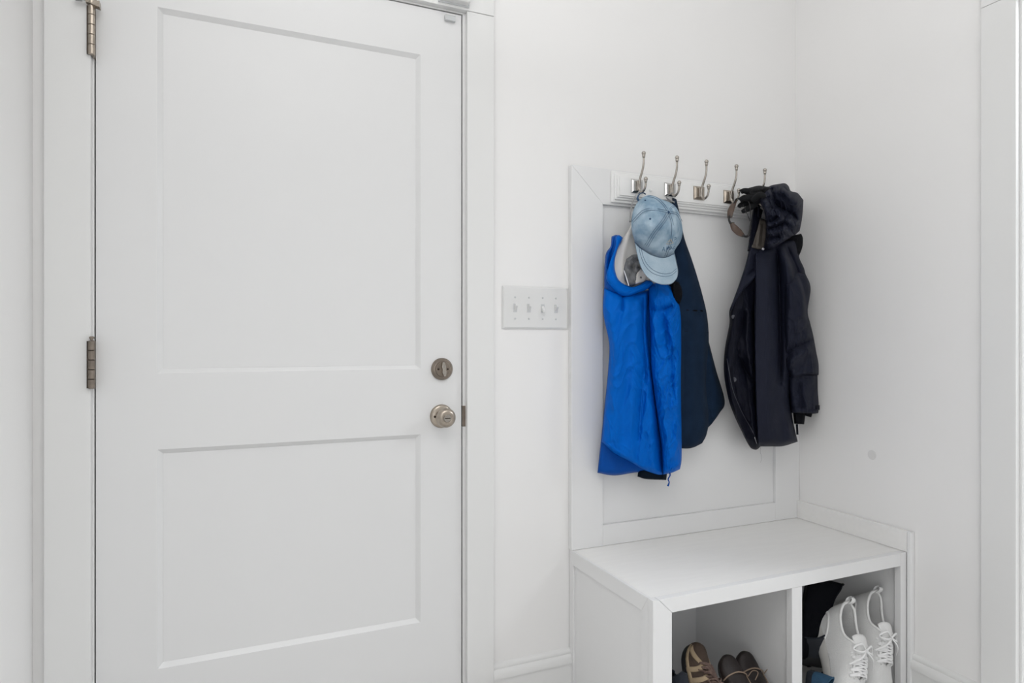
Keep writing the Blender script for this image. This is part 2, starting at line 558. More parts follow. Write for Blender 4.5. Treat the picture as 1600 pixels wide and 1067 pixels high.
def hinge(z0, z1, m, pin=True):
    hx, hy, r = -0.2965, -0.0225, 0.0068
    h = MB().box(hx - 0.0005, hx + 0.0035, -0.016, 0.03, z0, z1).build('hinge', m, door)
    MB().box(hx - 0.0098, hx - 0.0060, hy + 0.001, -0.0168, z0 + 0.001, z1 - 0.001).build('leaf', M['screw'], h)  # dark strip left of the barrel: leaf with the shadow put into its colour
    n = 5
    L = (z1 - z0) / n
    for i in range(n):
        a = z0 + i * L
        MB().lathe([(0, r - 0.001), (0.0007, r), (L - 0.0013, r), (L - 0.0006, r - 0.001)], (hx, hy, a), (0, 0, 1), 20).build('knuckle', m, h, smooth='auto')
    if pin:
        MB().lathe([(0, 0.003), (0.004, 0.003), (0.0045, 0.0052), (0.008, 0.0052), (0.0095, 0.003)], (hx, hy, z1), (0, 0, 1), 16).build('pin', m, h, smooth='auto')
    return h


h1 = hinge(1.758, 1.868, M['nickel'])
h2 = hinge(1.015, 1.122, M['nickel_dark'])
# hinge-pin door stop on the upper hinge
z = 1.868
stp = MB().tube([(-0.2965, -0.0225, z + 0.002), (-0.2965, -0.0225, z + 0.012)], 0.0105, 18)
stp.add([(-0.307, -0.031, z + 0.003), (-0.280, -0.034, z - 0.006), (-0.280, -0.016, z - 0.006), (-0.307, -0.014, z + 0.003),
         (-0.307, -0.031, z + 0.006), (-0.280, -0.034, z + 0.008), (-0.280, -0.016, z + 0.008), (-0.307, -0.014, z + 0.006)],
        [(0, 3, 2, 1), (4, 5, 6, 7), (0, 1, 5, 4), (1, 2, 6, 5), (2, 3, 7, 6), (3, 0, 4, 7)])
ds = stp.build('door_stop', M['nickel'], door, smooth='auto')
ds['label'] = 'nickel hinge-pin door stop with grey bumper'
MB().lathe([(0, 0.0025), (0.012, 0.0025), (0.012, 0.0055), (0.024, 0.006), (0.026, 0.004)], (-0.302, -0.026, z + 0.009), (-1, -0.25, -0.12), 16).build('bumper', M['strap'], ds, smooth='auto')

# knob and deadbolt
kx, _, kz = at(689.5, 649.5, 0)
kn = MB().lathe([(0, 0.0325), (0.003, 0.0325), (0.006, 0.031), (0.0085, 0.027), (0.010, 0.016), (0.018, 0.0125), (0.026, 0.0125), (0.030, 0.0165)],
                (kx, 0, kz), (0, -1, 0), 40).build('doorknob', M['nickel'], door, smooth='auto')
MB().lathe([(0.026, 0.012), (0.028, 0.018), (0.033, 0.0238), (0.040, 0.0265), (0.047, 0.0262), (0.053, 0.0235), (0.057, 0.019), (0.0585, 0.0125), (0.0575, 0.0115)],
           (kx, 0, kz), (0, -1, 0), 40).build('knob_ball', M['nickel'], kn, smooth=True)
MB().lathe([(0.056, 0.0105), (0.0585, 0.0105), (0.0595, 0.0095)], (kx, 0, kz), (0, -1, 0), 30).build('turn_button', M['hook'], kn, smooth='auto')
MB().box(kx - 0.007, kx + 0.007, -0.0605, -0.0585, kz - 0.0012, kz + 0.0012).build('button_slot', M['screw'], kn)
MB().lathe([(0.006, 0.0035), (0.0095, 0.0033), (0.0105, 0.002)], (kx - 0.021, 0, kz), (0, -1, 0), 14).build('screw', M['screw'], kn, smooth='auto')
bx, _, bz = at(690.2, 576, 0)
db = MB().lathe([(0, 0.0305), (0.005, 0.0305), (0.008, 0.028), (0.010, 0.0265), (0.0105, 0.0215), (0.0125, 0.0205)], (bx, 0, bz), (0, -1, 0), 40).build('deadbolt', M['nickel_dark'], door, smooth='auto')
tt = MB()
prof = [(-0.0045, 0.0), (-0.0058, 0.008), (-0.0028, 0.019), (0.0028, 0.019), (0.0058, 0.008), (0.0045, 0.0), (0.0058, -0.008), (0.0028, -0.019), (-0.0028, -0.019), (-0.0058, -0.008)]
ca, sa = math.cos(R(6)), math.sin(R(6))
prof = [(bx + x_ * ca - z_ * sa, bz + x_ * sa + z_ * ca) for x_, z_ in prof]
tt.prism(prof, -0.012, -0.026, 'y')
tt.build('thumb_turn', M['hook'], db, bevel=0.001)
for sx in (-1, 1):
    MB().lathe([(0.0115, 0.003), (0.0138, 0.0028), (0.0145, 0.0018)], (bx + sx * 0.0135, 0, bz), (0, -1, 0), 14).build('screw', M['screw'], db, smooth='auto')

# sensor
mg = MB().box(0.527, 0.557, -0.011, 0, 2.006, 2.0215).build('sensor_magnet', M['grey_plastic'], door, bevel=0.0015)
mg['label'] = 'small grey magnet stuck under the top edge of the door'
MB().box(0.533, 0.556, -0.0125, -0.011, 2.0195, 2.0225).build('sensor_magnet_strip', M['plastic'], mg)
sn = thing('door_sensor', 'white plastic contact sensor box on the head casing above the door', 'sensor', (0.549, -0.018, 2.045))
MB().box(0.507, 0.590, -0.043, -0.0185, 2.0495, 2.110).build('sensor_cover', M['plastic'], sn, bevel=0.004, seg=3)
MB().box(0.504, 0.593, -0.0225, -0.018, 2.046, 2.115).build('sensor_base', M['grey_plastic'], sn, bevel=0.001)

# ================================================================== light switch
sw = thing('light_switch', 'white four-gang toggle light switch plate between door and coat rack', 'switch', (0.805, 0, 1.22))
x0, x1, z0, z1 = at(784.3, 0, 0)[0], at(886.5, 0, 0)[0], 1.1565, 1.2805
pl = MB()
b = 0.005
pl.add([(x0, -0.0005, z0), (x1, -0.0005, z0), (x1, -0.0005, z1), (x0, -0.0005, z1),
        (x0, -0.003, z0), (x1, -0.003, z0), (x1, -0.003, z1), (x0, -0.003, z1),
        (x0 + b, -0.0065, z0 + b), (x1 - b, -0.0065, z0 + b), (x1 - b, -0.0065, z1 - b), (x0 + b, -0.0065, z1 - b)],
       [(3, 2, 1, 0), (8, 9, 10, 11)] + [(i, (i + 1) % 4, 4 + (i + 1) % 4, 4 + i) for i in range(4)] + [(4 + i, 4 + (i + 1) % 4, 8 + (i + 1) % 4, 8 + i) for i in range(4)])
pl.build('plate', M['plastic'], sw, bevel=0.0008)
for i, pxx in enumerate((805, 826.5, 848, 868.7)):
    cx = at(pxx, 0, -0.0065)[0]
    MB().box(cx - 0.0058, cx + 0.0058, -0.0072, -0.006, 1.2045, 1.2295).build('toggle_frame', M['grey_plastic'], sw, bevel=0.0004)
    tg = MB()
    dn = -1 if i == 2 else 1
    zc = 1.217
    tg.add([(cx - 0.004, -0.0065, zc - 0.008), (cx + 0.004, -0.0065, zc - 0.008), (cx + 0.004, -0.0065, zc + 0.008), (cx - 0.004, -0.0065, zc + 0.008),
            (cx - 0.0033, -0.0175, zc + dn * 0.009 - 0.0035), (cx + 0.0033, -0.0175, zc + dn * 0.009 - 0.0035), (cx + 0.0033, -0.0175, zc + dn * 0.009 + 0.0035), (cx - 0.0033, -0.0175, zc + dn * 0.009 + 0.0035)],
           [(3, 2, 1, 0), (4, 5, 6, 7), (0, 1, 5, 4), (1, 2, 6, 5), (2, 3, 7, 6), (3, 0, 4, 7)])
    tg.build('toggle', M['plastic'], sw, bevel=0.0006)
    for dz in (-0.031, 0.031):
        MB().lathe([(0, 0.003), (0.0012, 0.0029), (0.0018, 0.002)], (cx, -0.0062, zc + dz), (0, -1, 0), 12).build('screw', M['grey_plastic'], sw, smooth='auto')

# ================================================================== bench
BX1, TZ, YF = XR, 0.4965, -0.4225
bn = thing('storage_bench', 'white painted two-cubby shoe bench in the corner under the coats', 'bench', (1.37, -0.2, 0))
mt = M['bench']
G = 0.0006
box('seat_top', M['benchtop'], bn, BX0 + 0.0065, BX1 - G, YF + 0.0203, -G, TZ - 0.018, TZ, 0.0004)
SX = BX0 + 0.018
box('side_panel', mt, bn, BX0 + 0.006, SX, YF + 0.02, -G, 0.0, TZ - 0.018, 0)
# framed left side
m_ = MB()
def quadprism_x(mb, pts, xa, xb):
    mb.prism(pts, xa, xb, 'x')
zt = TZ
MB().prism([(-0.002, 0.001), (-0.025, 0.001), (-0.025, 0.4535), (-0.002, zt)], BX0, BX0 + 0.006, 'x').build('side_stile', mt, bn, bevel=0.0006)
MB().prism([(-0.002, zt), (-0.025, 0.4540), (-0.374, 0.4560), (YF + 0.0205, zt)], BX0, BX0 + 0.006, 'x').build('side_rail', mt, bn, bevel=0.0006)
MB().prism([(-0.374, 0.001), (-0.374, 0.4555), (YF + 0.0205, zt), (YF + 0.0205, 0.001)], BX0, BX0 + 0.006, 'x').build('side_stile', mt, bn, bevel=0.0006)
# front face frame, mitred at the left
yf0, yf1 = YF, YF + 0.02
fs = (BX0 + 0.0, 0.9737)
zr = TZ - 0.037
MB().prism([(fs[0], 0.001), (fs[1], 0.001), (fs[1], zr), (fs[0] + 0.0165, zt), (fs[0], zt)], yf0 + 0.0006, yf1, 'y').build('front_stile', mt, bn, bevel=0.0007)
MB().prism([(fs[0] + 0.0172, zt), (fs[1] + 0.0006, zr), (1.794, zr), (1.794, zt)], yf0 + 0.0006, yf1, 'y').build('front_rail', mt, bn, bevel=0.0007)
box('front_stile', mt, bn, 1.366, 1.4025, yf0 + 0.0006, yf1, 0.001, zr - 0.0004, 0.0007)
box('front_stile', mt, bn, 1.7945, 1.8205, yf0 + 0.0006, yf1, 0.001, zt, 0.0007)
box('divider', mt, bn, 1.3755, 1.3935, yf1, -0.02, 0.001, TZ - 0.018, 0)
box('side_panel', mt, bn, 1.806, 1.824, yf1, -0.02, 0.001, TZ - 0.018, 0)
box('back_panel', mt, bn, SX, 1.824, -0.02, -0.012, 0.001, TZ - 0.018, 0)
box('toe_board', mt, bn, fs[1] + 0.0005, 1.794, yf0 + 0.001, yf1, 0.001, 0.06, 0.0007)
box('wall_cleat', M['benchtop'], bn, BX1 - 0.013, BX1 - G, YF - 0.0008, -0.019, TZ + 0.0004, 0.5585, 0.0012)
box('edge_strip', mt, bn, BX1 - 0.016, BX1 - G, YF - 0.0155, YF - 0.001, 0.001, 0.5605, 0.0035)

# wall frame behind the coats
wp = thing('hall_tree_panel', 'white framed wall panel above the bench, behind the coats', 'wall panel', (1.37, -0.01, TZ))
FX0, FX1, FZ0, FZ1 = 0.916, 1.8325, TZ + 0.0006, 1.6475
ix0, ix1, iz0, iz1 = 1.0245, 1.7205, 0.560, 1.5385
yy0, yy1 = -0.0185, -0.0008
MB().prism([(FX0, FZ0), (ix0, FZ0), (ix0, iz1), (FX0, FZ1)], yy0, yy1, 'y').build('stile', mt, wp, bevel=0.0009)
MB().prism([(ix1, FZ0), (FX1, FZ0), (FX1, FZ1), (ix1, iz1)], yy0, yy1, 'y').build('stile', mt, wp, bevel=0.0009)
MB().prism([(FX0 + 0.0004, FZ1), (ix0 + 0.0003, iz1), (ix1 - 0.0003, iz1), (FX1 - 0.0004, FZ1)], yy0, yy1, 'y').build('rail', mt, wp, bevel=0.0009)
box('rail', mt, wp, ix0 + 0.0003, ix1 - 0.0003, yy0, yy1, FZ0, iz0, 0.0009)
box('panel', mt, wp, ix0 + 0.0003, ix1 - 0.0003, -0.008, yy1, iz0 + 0.0003, iz1 - 0.0003, 0)

# ================================================================== coat rack
rk = thing('coat_rack', 'white moulded peg rail with five double nickel hooks', 'coat rack', (1.37, -0.02, 1.60))
RX0, RX1, RZ0, RZ1 = 1.0505, 1.710, 1.5455, 1.6420
def frame_step(name, ins, ya, yb, m, bev, iz=None):
    return MB().box(RX0 + ins, RX1 - ins, ya, yb, RZ0 + (iz if iz is not None else ins), RZ1 - ins).build(name, m, rk, bevel=bev, seg=3)
frame_step('board', 0.0, -0.0275, -0.0188, M['rack'], 0.003)
frame_step('board_step', 0.008, -0.033, -0.0275, M['rack'], 0.0025)
frame_step('board_step', 0.0145, -0.038, -0.033, M['rack'], 0.002)
frame_step('board_face', 0.020, -0.0415, -0.038, M['rack'], 0.0012)
for cxp in ((1016.5, 297), (1205, 322)):
    c = at(cxp[0], cxp[1], -0.0415)
    if c[0] < 1.68:
        MB().lathe([(0, 0.0048), (0.002, 0.0045), (0.004, 0.003), (0.0046, 0.001)], c, (0, -1, 0), 16).build('screw_cap', M['rack'], rk, smooth=True)
yb = -0.0418


def coat_hook(px_, py_, mm, mp):
    cx, _, cz = at(px_, py_, yb - 0.004)
    hk = MB()
    s1, s2 = 0.0215, 0.0175
    def frustum(mb, a, b, y_a, y_b):
        mb.add([(cx - a, y_a, cz - a), (cx + a, y_a, cz - a), (cx + a, y_a, cz + a), (cx - a, y_a, cz + a),
                (cx - b, y_b, cz - b), (cx + b, y_b, cz - b), (cx + b, y_b, cz + b), (cx - b, y_b, cz + b)],
               [(3, 2, 1, 0), (4, 5, 6, 7), (0, 1, 5, 4), (1, 2, 6, 5), (2, 3, 7, 6), (3, 0, 4, 7)])
    frustum(hk, s1, s1, yb, yb - 0.0025)
    frustum(hk, s1 - 0.001, 0.0150, yb - 0.0025, yb - 0.0075)
    o = hk.build('coat_hook', mp, rk, bevel=0.0007)
    hb = MB().box(cx - 0.0068, cx + 0.0068, yb - 0.013, yb - 0.0075, cz - 0.0155, cz + 0.0155)
    hb.build('hook_boss', mm, o, bevel=0.002)
    yw = yb - 0.012
    up = [(cx, yw, cz - 0.012), (cx, yw - 0.001, cz + 0.004), (cx, yw - 0.007, cz + 0.022), (cx, yw - 0.018, cz + 0.042), (cx, yw - 0.024, cz + 0.060), (cx, yw - 0.025, cz + 0.078)]
    P = resample(up, 26)
    m = MB().tube(P, list(np.interp(np.linspace(0, 1, 26), [0, 0.2, 1], [0.0042, 0.0038, 0.0030])), 12)
    e = P[-1]
    m.lathe([(0, 0.003), (0.001, 0.0042), (0.002, 0.003), (0.0035, 0.0045), (0.009, 0.0050), (0.0105, 0.004)], tuple(e), (0, 0, 1), 16)
    m.ball((e[0], e[1], e[2] + 0.0145), 0.0064)
    m.build('upper_prong', mm, o, smooth='auto')
    lo = [(cx, yw + 0.001, cz - 0.006), (cx, yw - 0.004, cz - 0.017), (cx, yw - 0.016, cz - 0.0235), (cx, yw - 0.029, cz - 0.017), (cx, yw - 0.0345, cz - 0.006), (cx, yw - 0.0355, cz + 0.001)]
    P = resample(lo, 26)
    m = MB().tube(P, list(np.interp(np.linspace(0, 1, 26), [0, 0.3, 1], [0.0042, 0.0036, 0.0030])), 12)
    e = P[-1]
    m.lathe([(0, 0.003), (0.001, 0.0040), (0.002, 0.003), (0.0035, 0.0042), (0.006, 0.0046), (0.007, 0.004)], tuple(e), (0, 0, 1), 16)
    m.ball((e[0], e[1], e[2] + 0.0115), 0.0062)
    m.build('lower_prong', mm, o, smooth='auto')
    return cx, cz


hooks = []
for (px_, py_, mp) in ((996, 290.5, M['chrome']), (1047.5, 296, M['chrome']), (1093, 301, M['nickel']), (1139.5, 307, M['nickel']), (1183.5, 312, M['chrome'])):
    hooks.append(coat_hook(px_, py_, M['hook'], mp))

# ================================================================== garments
# ---- dark teal fleece jacket on the second hook
fl = thing('fleece_jacket', 'dark teal fleece jacket on the second hook, half hidden behind the blue one', 'jacket', at(1055, 300, -0.075))
cloth('body', M['teal'], fl, [(1050.5, 308), (1057, 311)], [(1042, 696), (1066, 700), (1082, 699), (1097, 692)],
      [(1050.5, 308), (1047, 400), (1042, 520), (1042, 696)],
      [(1057, 311), (1063, 338), (1069, 370), (1080, 402), (1089, 430), (1098, 462), (1105, 494), (1107.5, 535), (1104, 600), (1108, 650), (1104, 678), (1097, 692)],
      -0.045, 0.038, folds=[('r', [(1062, 330), (1076, 430), (1082, 560), (1080, 690)], 0.006, 9), ('c', [(1070, 520), (1069, 600), (1068, 690)], 0.004, 3),
                            ('r', [(1093, 440), (1100, 500), (1098, 600), (1100, 680)], 0.005, 6),
                            ('s', [(1066, 690), (1082, 690), (1098, 680)], 0.002, 3),
                            ('c', [(1104, 600), (1106, 630), (1108, 660)], 0.004, 2.5), ('s', [(1062, 517), (1107, 519)], 0.003, 5)],
      edge=(0.2, 0.35, 0.03, 0.04), wr=0.003, ws=0.04)
cloth('sleeve', M['teal'], fl, [(1098, 520), (1107.6, 534)], [(1106, 668), (1112, 662)],
      [(1098, 520), (1096, 600), (1103, 640), (1106, 668)], [(1107.6, 534), (1119, 578), (1132.5, 626), (1124, 645), (1112, 662)],
      -0.030, 0.026, folds=[('c', [(1098, 618), (1107, 634), (1113, 650)], 0.004, 2.5), ('r', [(1108, 560), (1119, 610), (1118, 640)], 0.004, 5)],
      edge=(0.2, 0.3, 0.1, 0.12), nu=30, nv=60, wr=0.002)
cloth('cuff', M['teal_rib'], fl, [(1000, 733), (1020, 734), (1042, 735)], [(996, 744), (1010, 748), (1041, 749.5)],
      [(1000, 733), (997, 738), (996, 744)], [(1042, 735), (1042, 742), (1041, 749.5)], -0.045, 0.022, edge=(0.2, 0.2, 0.1, 0.2), nu=40, nv=16, wr=0.001)
cloth('inner_collar', M['black_fab'], fl, [(1050, 438), (1060, 440)], [(1052, 470), (1062, 475)], [(1050, 438), (1049, 455), (1052, 470)],
      [(1060, 440), (1065, 450), (1066, 462), (1062, 475)], -0.098, 0.018, nu=20, nv=24, edge=(0.3, 0.3, 0.3, 0.3))
ribbon([(1062, 517.5), (1080, 517.2), (1107, 519.5)], [-0.080, -0.0855, -0.058], 0.0014, m=M['teal_rib'], name='seam', parent=fl)
ribbon([(1052, 300), (1047, 303), (1041, 307), (1046, 312), (1054, 316)], [-0.072, -0.064, -0.060, -0.070, -0.082], 0.0032, flat=0.35, m=M['strap'], name='hanging_loop', parent=fl)
mb = MB()
for (a, b_) in (((1072.5, 484), (1077, 484.3)), ((1079.5, 484.6), (1089, 484.9)), ((1095, 484.6), (1098, 485.4))):
    ribbon([a, b_], [-0.0875, -0.0875], 0.0022, mb=mb, cnt=6)
mb.build('chest_mark', M['black_fab'], fl, smooth=True)

# ---- bright blue rain jacket on the first hook
bj = thing('rain_jacket', 'bright blue hooded rain jacket with pale grey lining on the first hook', 'jacket', at(998, 300, -0.075))
cloth('back_panel', M['blue_dark'], bj, [(944, 448), (1000, 452), (1060, 480)], [(933.5, 738), (950, 741.5), (966, 742), (996, 737.5), (1025, 739), (1060, 733)],
      [(944, 448), (942.3, 487), (951.5, 535), (950.5, 573), (945, 630), (939, 688), (933.5, 738)], [(1060, 480), (1062, 600), (1060, 733)],
      -0.046, 0.022, folds=[('r', [(955, 690), (957, 740)], 0.003, 6)], edge=(0.1, 0.2, 0.05, 0.03), wr=0.003)
cloth('front_panel', M['blue'], bj, [(944.5, 447), (962, 452), (985, 456), (1015, 452)], [(940.5, 690), (960, 708), (984, 721), (1006, 734), (1026, 741), (1036, 742)],
      [(944.5, 447), (942.3, 487), (952, 537), (950.8, 573), (946, 630), (940.5, 690)], [(1015, 452), (1012, 480), (1012, 520), (1018, 580), (1027, 650), (1034, 700), (1036, 742)],
      -0.060, 0.044,
      folds=[('c', [(972, 458), (973, 470), (972, 486)], 0.010, 3), ('r', [(981, 462), (975, 520), (966, 600), (958, 690)], 0.009, 9),
             ('r', [(996, 465), (992, 540), (988, 620), (986, 715)], 0.007, 8), ('c', [(1006, 462), (1006, 520), (1009, 560), (1011, 600)], 0.016, 4),
             ('r', [(956, 480), (962, 560), (955, 640)], 0.004, 7), ('c', [(1006, 575), (1000, 640), (997, 690)], 0.007, 4),
             ('c', [(975, 590), (992, 572), (1004, 566)], 0.002, 2.5), ('r', [(1014, 620), (1018, 680), (1020, 730)], 0.006, 6),
             ('s', [(996, 722), (1006, 640), (1011, 600)], 0.003, 4), ('c', [(950, 500), (956, 540), (958, 580)], 0.003, 4),
             ('c', [(1028, 640), (1032, 690), (1034, 735)], 0.010, 4), ('s', [(942, 686), (984, 716), (1022, 737)], 0.0015, 2, False)],
      edge=(0.22, 0.12, 0.08, 0.03), nu=100, nv=160, wr=0.005, ws=0.045, wst=(1, 0.35), cr=0.0045, cs=0.05, fs=1.5)
cloth('sleeve', M['blue'], bj, [(1013, 446), (1035, 440), (1054, 452)], [(1036, 741), (1050, 738), (1062.5, 732.5)],
      [(1013, 446), (1014, 480), (1016, 520), (1018, 580), (1027, 650), (1034, 700), (1036, 741)],
      [(1054, 452), (1063, 485), (1064.5, 526), (1064, 600), (1065, 680), (1065, 717), (1062.5, 732.5)],
      -0.078, 0.042,
      folds=[('c', [(1013, 481), (1028, 485), (1040, 481), (1051, 476)], 0.011, 3), ('r', [(1016, 470), (1034, 466), (1050, 470)], 0.009, 9),
             ('r', [(1020, 490), (1024, 530), (1032, 556), (1044, 560)], 0.008, 6), ('c', [(1024, 540), (1033, 560), (1048, 558), (1050, 540)], 0.007, 3),
             ('r', [(1042, 486), (1050, 520), (1053, 545)], 0.009, 6), ('c', [(1036, 486), (1042, 520), (1043, 545)], 0.008, 4),
             ('r', [(1030, 575), (1040, 640), (1048, 720)], 0.008, 8), ('r', [(1056, 560), (1059, 620), (1055, 640)], 0.006, 5),
             ('c', [(1050, 572), (1052, 610), (1060, 640)], 0.005, 3), ('c', [(1022, 600), (1031, 650), (1040, 700)], 0.004, 3),
             ('c', [(1058, 500), (1056, 540), (1050, 580)], 0.004, 3), ('s', [(1038, 733), (1062, 726)], 0.0012, 2, False)],
      edge=(0.3, 0.3, 0.1, 0.03), nu=90, nv=160, wr=0.005, ws=0.06, wst=(1, 0.5), cr=0.007, cs=0.085, ca=0.9, fs=1.5)
cloth('hood_back', M['blue_dark'], bj, [(955.5, 369), (963, 366.5), (972, 370)], [(944, 450), (960, 462), (985, 460)],
      [(955.5, 369), (954, 384), (947, 395), (944.5, 415), (944, 450)], [(972, 370), (965, 392), (962, 425), (985, 460)],
      -0.062, 0.035, folds=[('c', [(960, 372), (955, 400), (951, 440)], 0.008, 3), ('r', [(950, 398), (948, 430)], 0.006, 4)], edge=(0.3, 0.3, 0.15, 0.15), nu=40, nv=50, wr=0.004)
cloth('lining', M['lining'], bj, [(989, 330), (996, 332)], [(963, 446), (986, 453), (1014, 443)],
      [(989, 330), (985.5, 352), (975, 370), (960, 394), (953, 420), (963, 446)], [(996, 332), (1006, 380), (1014, 410), (1014, 443)],
      -0.078, 0.008, folds=[('r', [(984, 362), (974, 400), (972, 435)], 0.006, 5)], edge=(0.15, 0.2, 0.1, 0.1), nu=40, nv=60, wr=0.003)
cloth('mesh_lining', M['mesh_grey'], bj, [(979, 404), (990, 397), (1003, 398)], [(976, 438), (987, 447), (1008, 436)],
      [(979, 404), (975, 420), (976, 438)], [(1003, 398), (1010, 415), (1008, 436)], -0.090, 0.010,
      folds=[('r', [(978, 408), (990, 402), (1000, 400)], 0.010, 4), ('c', [(986, 412), (992, 420), (1000, 416)], 0.010, 4), ('r', [(996, 418), (990, 432), (988, 444)], 0.006, 4)],
      edge=(0.1, 0.1, 0.1, 0.1), nu=40, nv=40, wr=0.010, ws=0.14, wst=(1, 1))
cloth('lining_flap', M['lining'], bj, [(1000, 420), (1008, 418)], [(990, 445), (1006, 440)], [(1000, 420), (993, 430), (990, 445)], [(1008, 418), (1010, 430), (1006, 440)],
      -0.097, 0.008, nu=20, nv=24, edge=(0.3, 0.3, 0.2, 0.2), wr=0.003, ws=0.1)
cloth('hood_rim', M['blue'], bj, [(961.5, 369.5), (967, 366.8), (973.5, 371)], [(1021, 443), (1018, 439), (1010, 437)],
      [(961.5, 369.5), (960.5, 388), (951.5, 412), (947, 434), (956, 450), (968, 460.5), (979.5, 463), (994, 458), (1010, 452), (1021, 443)],
      [(973.5, 371), (964.5, 390), (961, 404), (960.5, 418), (964, 432), (970, 440), (980, 445.5), (990, 447.5), (1001, 443), (1010, 437)],
      -0.088, 0.024, folds=[('c', [(965, 440), (978, 450), (992, 452)], 0.004, 2.5), ('r', [(962, 376), (957, 400), (953, 430)], 0.003, 4), ('c', [(980, 459), (990, 454), (1008, 446)], 0.003, 2)],
      edge=(0.35, 0.35, 0.08, 0.1), nu=36, nv=90, wr=0.003, ws=0.07, wst=(1, 1))
ribbon([(975, 422), (979, 434), (982.5, 446)], [-0.100, -0.108, -0.112], 0.0016, m=M['wlace'], name='drawcord', parent=bj)
ribbon([(1001, 297), (994, 304), (989, 314), (985.5, 329), (985, 346)], [-0.075, -0.078, -0.074, -0.068, -0.070], [0.003, 0.003, 0.003, 0.004, 0.006], flat=0.35, m=M['strap'], name='hanging_loop', parent=bj)
ribbon([(1046, 736), (1047, 742), (1044, 748), (1045.5, 753), (1043.5, 759)], [-0.095, -0.097, -0.097, -0.096, -0.095], [0.0022, 0.0018, 0.0018, 0.0018, 0.0028], m=M['blue_dark'], name='hem_cord', parent=bj)

# ---- denim cap on the first hook
cp = thing('baseball_cap', 'washed light blue denim baseball cap hanging over the blue rain jacket', 'cap', at(1003, 300, -0.080))
BC = np.array((1044.5, 331.0))
OUT = [(992, 377), (987.5, 362), (986.5, 347), (989, 330), (995, 317), (1003, 309), (1012, 304.5), (1022, 305.5), (1034, 311), (1047, 316), (1056, 323),
       (1062, 334), (1065.5, 350), (1066.5, 364), (1063, 377), (1057, 386), (1053.5, 392.5), (1053, 397), (1044, 401), (1033, 402.5), (1020, 399), (1006, 390), (998, 383)]
YO, YTOP = -0.110, -0.192
NA, NR = 96, 26
oc = resample(OUT + [OUT[0]], NA + 1)[:-1]


def cap_y(px, py):
    """height of the crown: rises from its rim towards the button, facing the room"""
    u = np.asarray(px, float) - BC[0]
    v = np.asarray(py, float) - BC[1]
    an = np.arctan2(v, u)
    oa = np.arctan2(oc[:, 1] - BC[1], oc[:, 0] - BC[0])
    orad = np.hypot(oc[:, 0] - BC[0], oc[:, 1] - BC[1])
    o_ = np.argsort(oa)
    rr = np.interp(an, oa[o_], orad[o_], period=2 * PI)
    q = np.clip(np.hypot(u, v) / rr, 0, 1)
    dome = np.sqrt(np.clip(1 - q ** 2.3, 0, 1))
    fx, fy = np.asarray(px, float) - 1026, np.asarray(py, float) - 354
    low = np.clip((np.asarray(py, float) - 352) / 48.0, 0, 1)
    low = 1 - 0.5 * low * low * (3 - 2 * low)
    y = YO - 0.020 * (1 - low) * np.clip(1 - q ** 6, 0, 1) - 0.060 * low * dome - 0.022 * np.exp(-(fx ** 2 + (fy + 8) ** 2) / 900.0) * dome
    return y


ring = []
for r_ in np.linspace(0, 1, NR):
    rq = math.sin(r_ * PI / 2)
    P = BC[None] + (oc - BC[None]) * rq
    yv = cap_y(P[:, 0], P[:, 1])
    dent = fold_height(P[:, 0], P[:, 1], [('c', [(1045, 333), (1036, 352), (1024, 372), (1012, 388)], 0.0025, 2.2), ('c', [(1045, 333), (1048, 360), (1041, 400)], 0.002, 2.2),
                                        ('c', [(1042, 329), (1020, 327), (1000, 334), (989, 345)], 0.0025, 2.2), ('c', [(1043, 327), (1032, 316), (1018, 306)], 0.002, 2),
                                        ('r', [(1052, 350), (1056, 370), (1050, 388)], 0.004, 5), ('c', [(1052, 380), (1058, 370), (1064, 360)], 0.003, 3),
                                        ('r', [(1010, 345), (1018, 365)], 0.003, 7)])
    nz = np.array([noise.noise(Vector((a * 0.06, b2 * 0.06, 3.0))) for a, b2 in P]) * 0.004
    ring.append(np_at(P[:, 0], P[:, 1], yv - (dent + nz) * (1 - r_ ** 6)))
cm = MB()
A = np.array(ring)
A = np.concatenate([A, A[:, :1]], 1)
cm.grid(A)
# inside wall of the crown, going back to the wall side
bk = []
for k, yb_ in ((0.0, YO), (0.10, YO + 0.012), (0.28, YO + 0.022)):
    c0 = oc.mean(0)
    P = c0 + (oc - c0) * (1 - k)
    bk.append(np_at(P[:, 0], P[:, 1], np.full(NA, yb_)))
Bk = np.array(bk)
Bk = np.concatenate([Bk, Bk[:, :1]], 1)
cm.grid(Bk, True)
cm.build('crown', M['denim'], cp, smooth=True, weld=1e-5)
# brim
cloth('brim', M['denim_light'], cp, [(991.5, 376.5), (1001, 386), (1015, 396), (1031, 401.5), (1043, 400.5), (1054, 394)],
      [(1012, 433), (1022, 440.5), (1036, 444.5), (1049, 443), (1056.5, 436)],
      [(991.5, 376.5), (994.5, 393), (999, 411), (1005, 424), (1012, 433)], [(1054, 394), (1057, 408), (1059.5, 421), (1059, 430), (1056.5, 436)],
      -0.128, 0.004, folds=[('r', [(1028, 400), (1034, 420), (1038, 442)], 0.014, 22, False)], edge=(0.03, 0.03, 0.03, 0.03), nu=50, nv=40, wr=0.0005, tilt=-0.035, back=-0.2)


def brim_y(px, py):
    t_ = np.clip((np.asarray(py, float) - 388) / 52.0, 0, 1)
    return -0.122 - 0.035 * t_ - 0.020 - 0.0 * px


def stitch(name, pts, yf, r=0.0006, m=M['stitch'], parent=cp, cnt=40, off=0.0008):
    P = resample(pts, cnt)
    if callable(yf):
        yv = yf(P[:, 0], P[:, 1]) - off
    else:
        yv = np.full(cnt, yf)
    W = np_at(P[:, 0], P[:, 1], yv)
    MB().tube([tuple(p) for p in W], r, 6).build(name, m, parent, smooth=True)


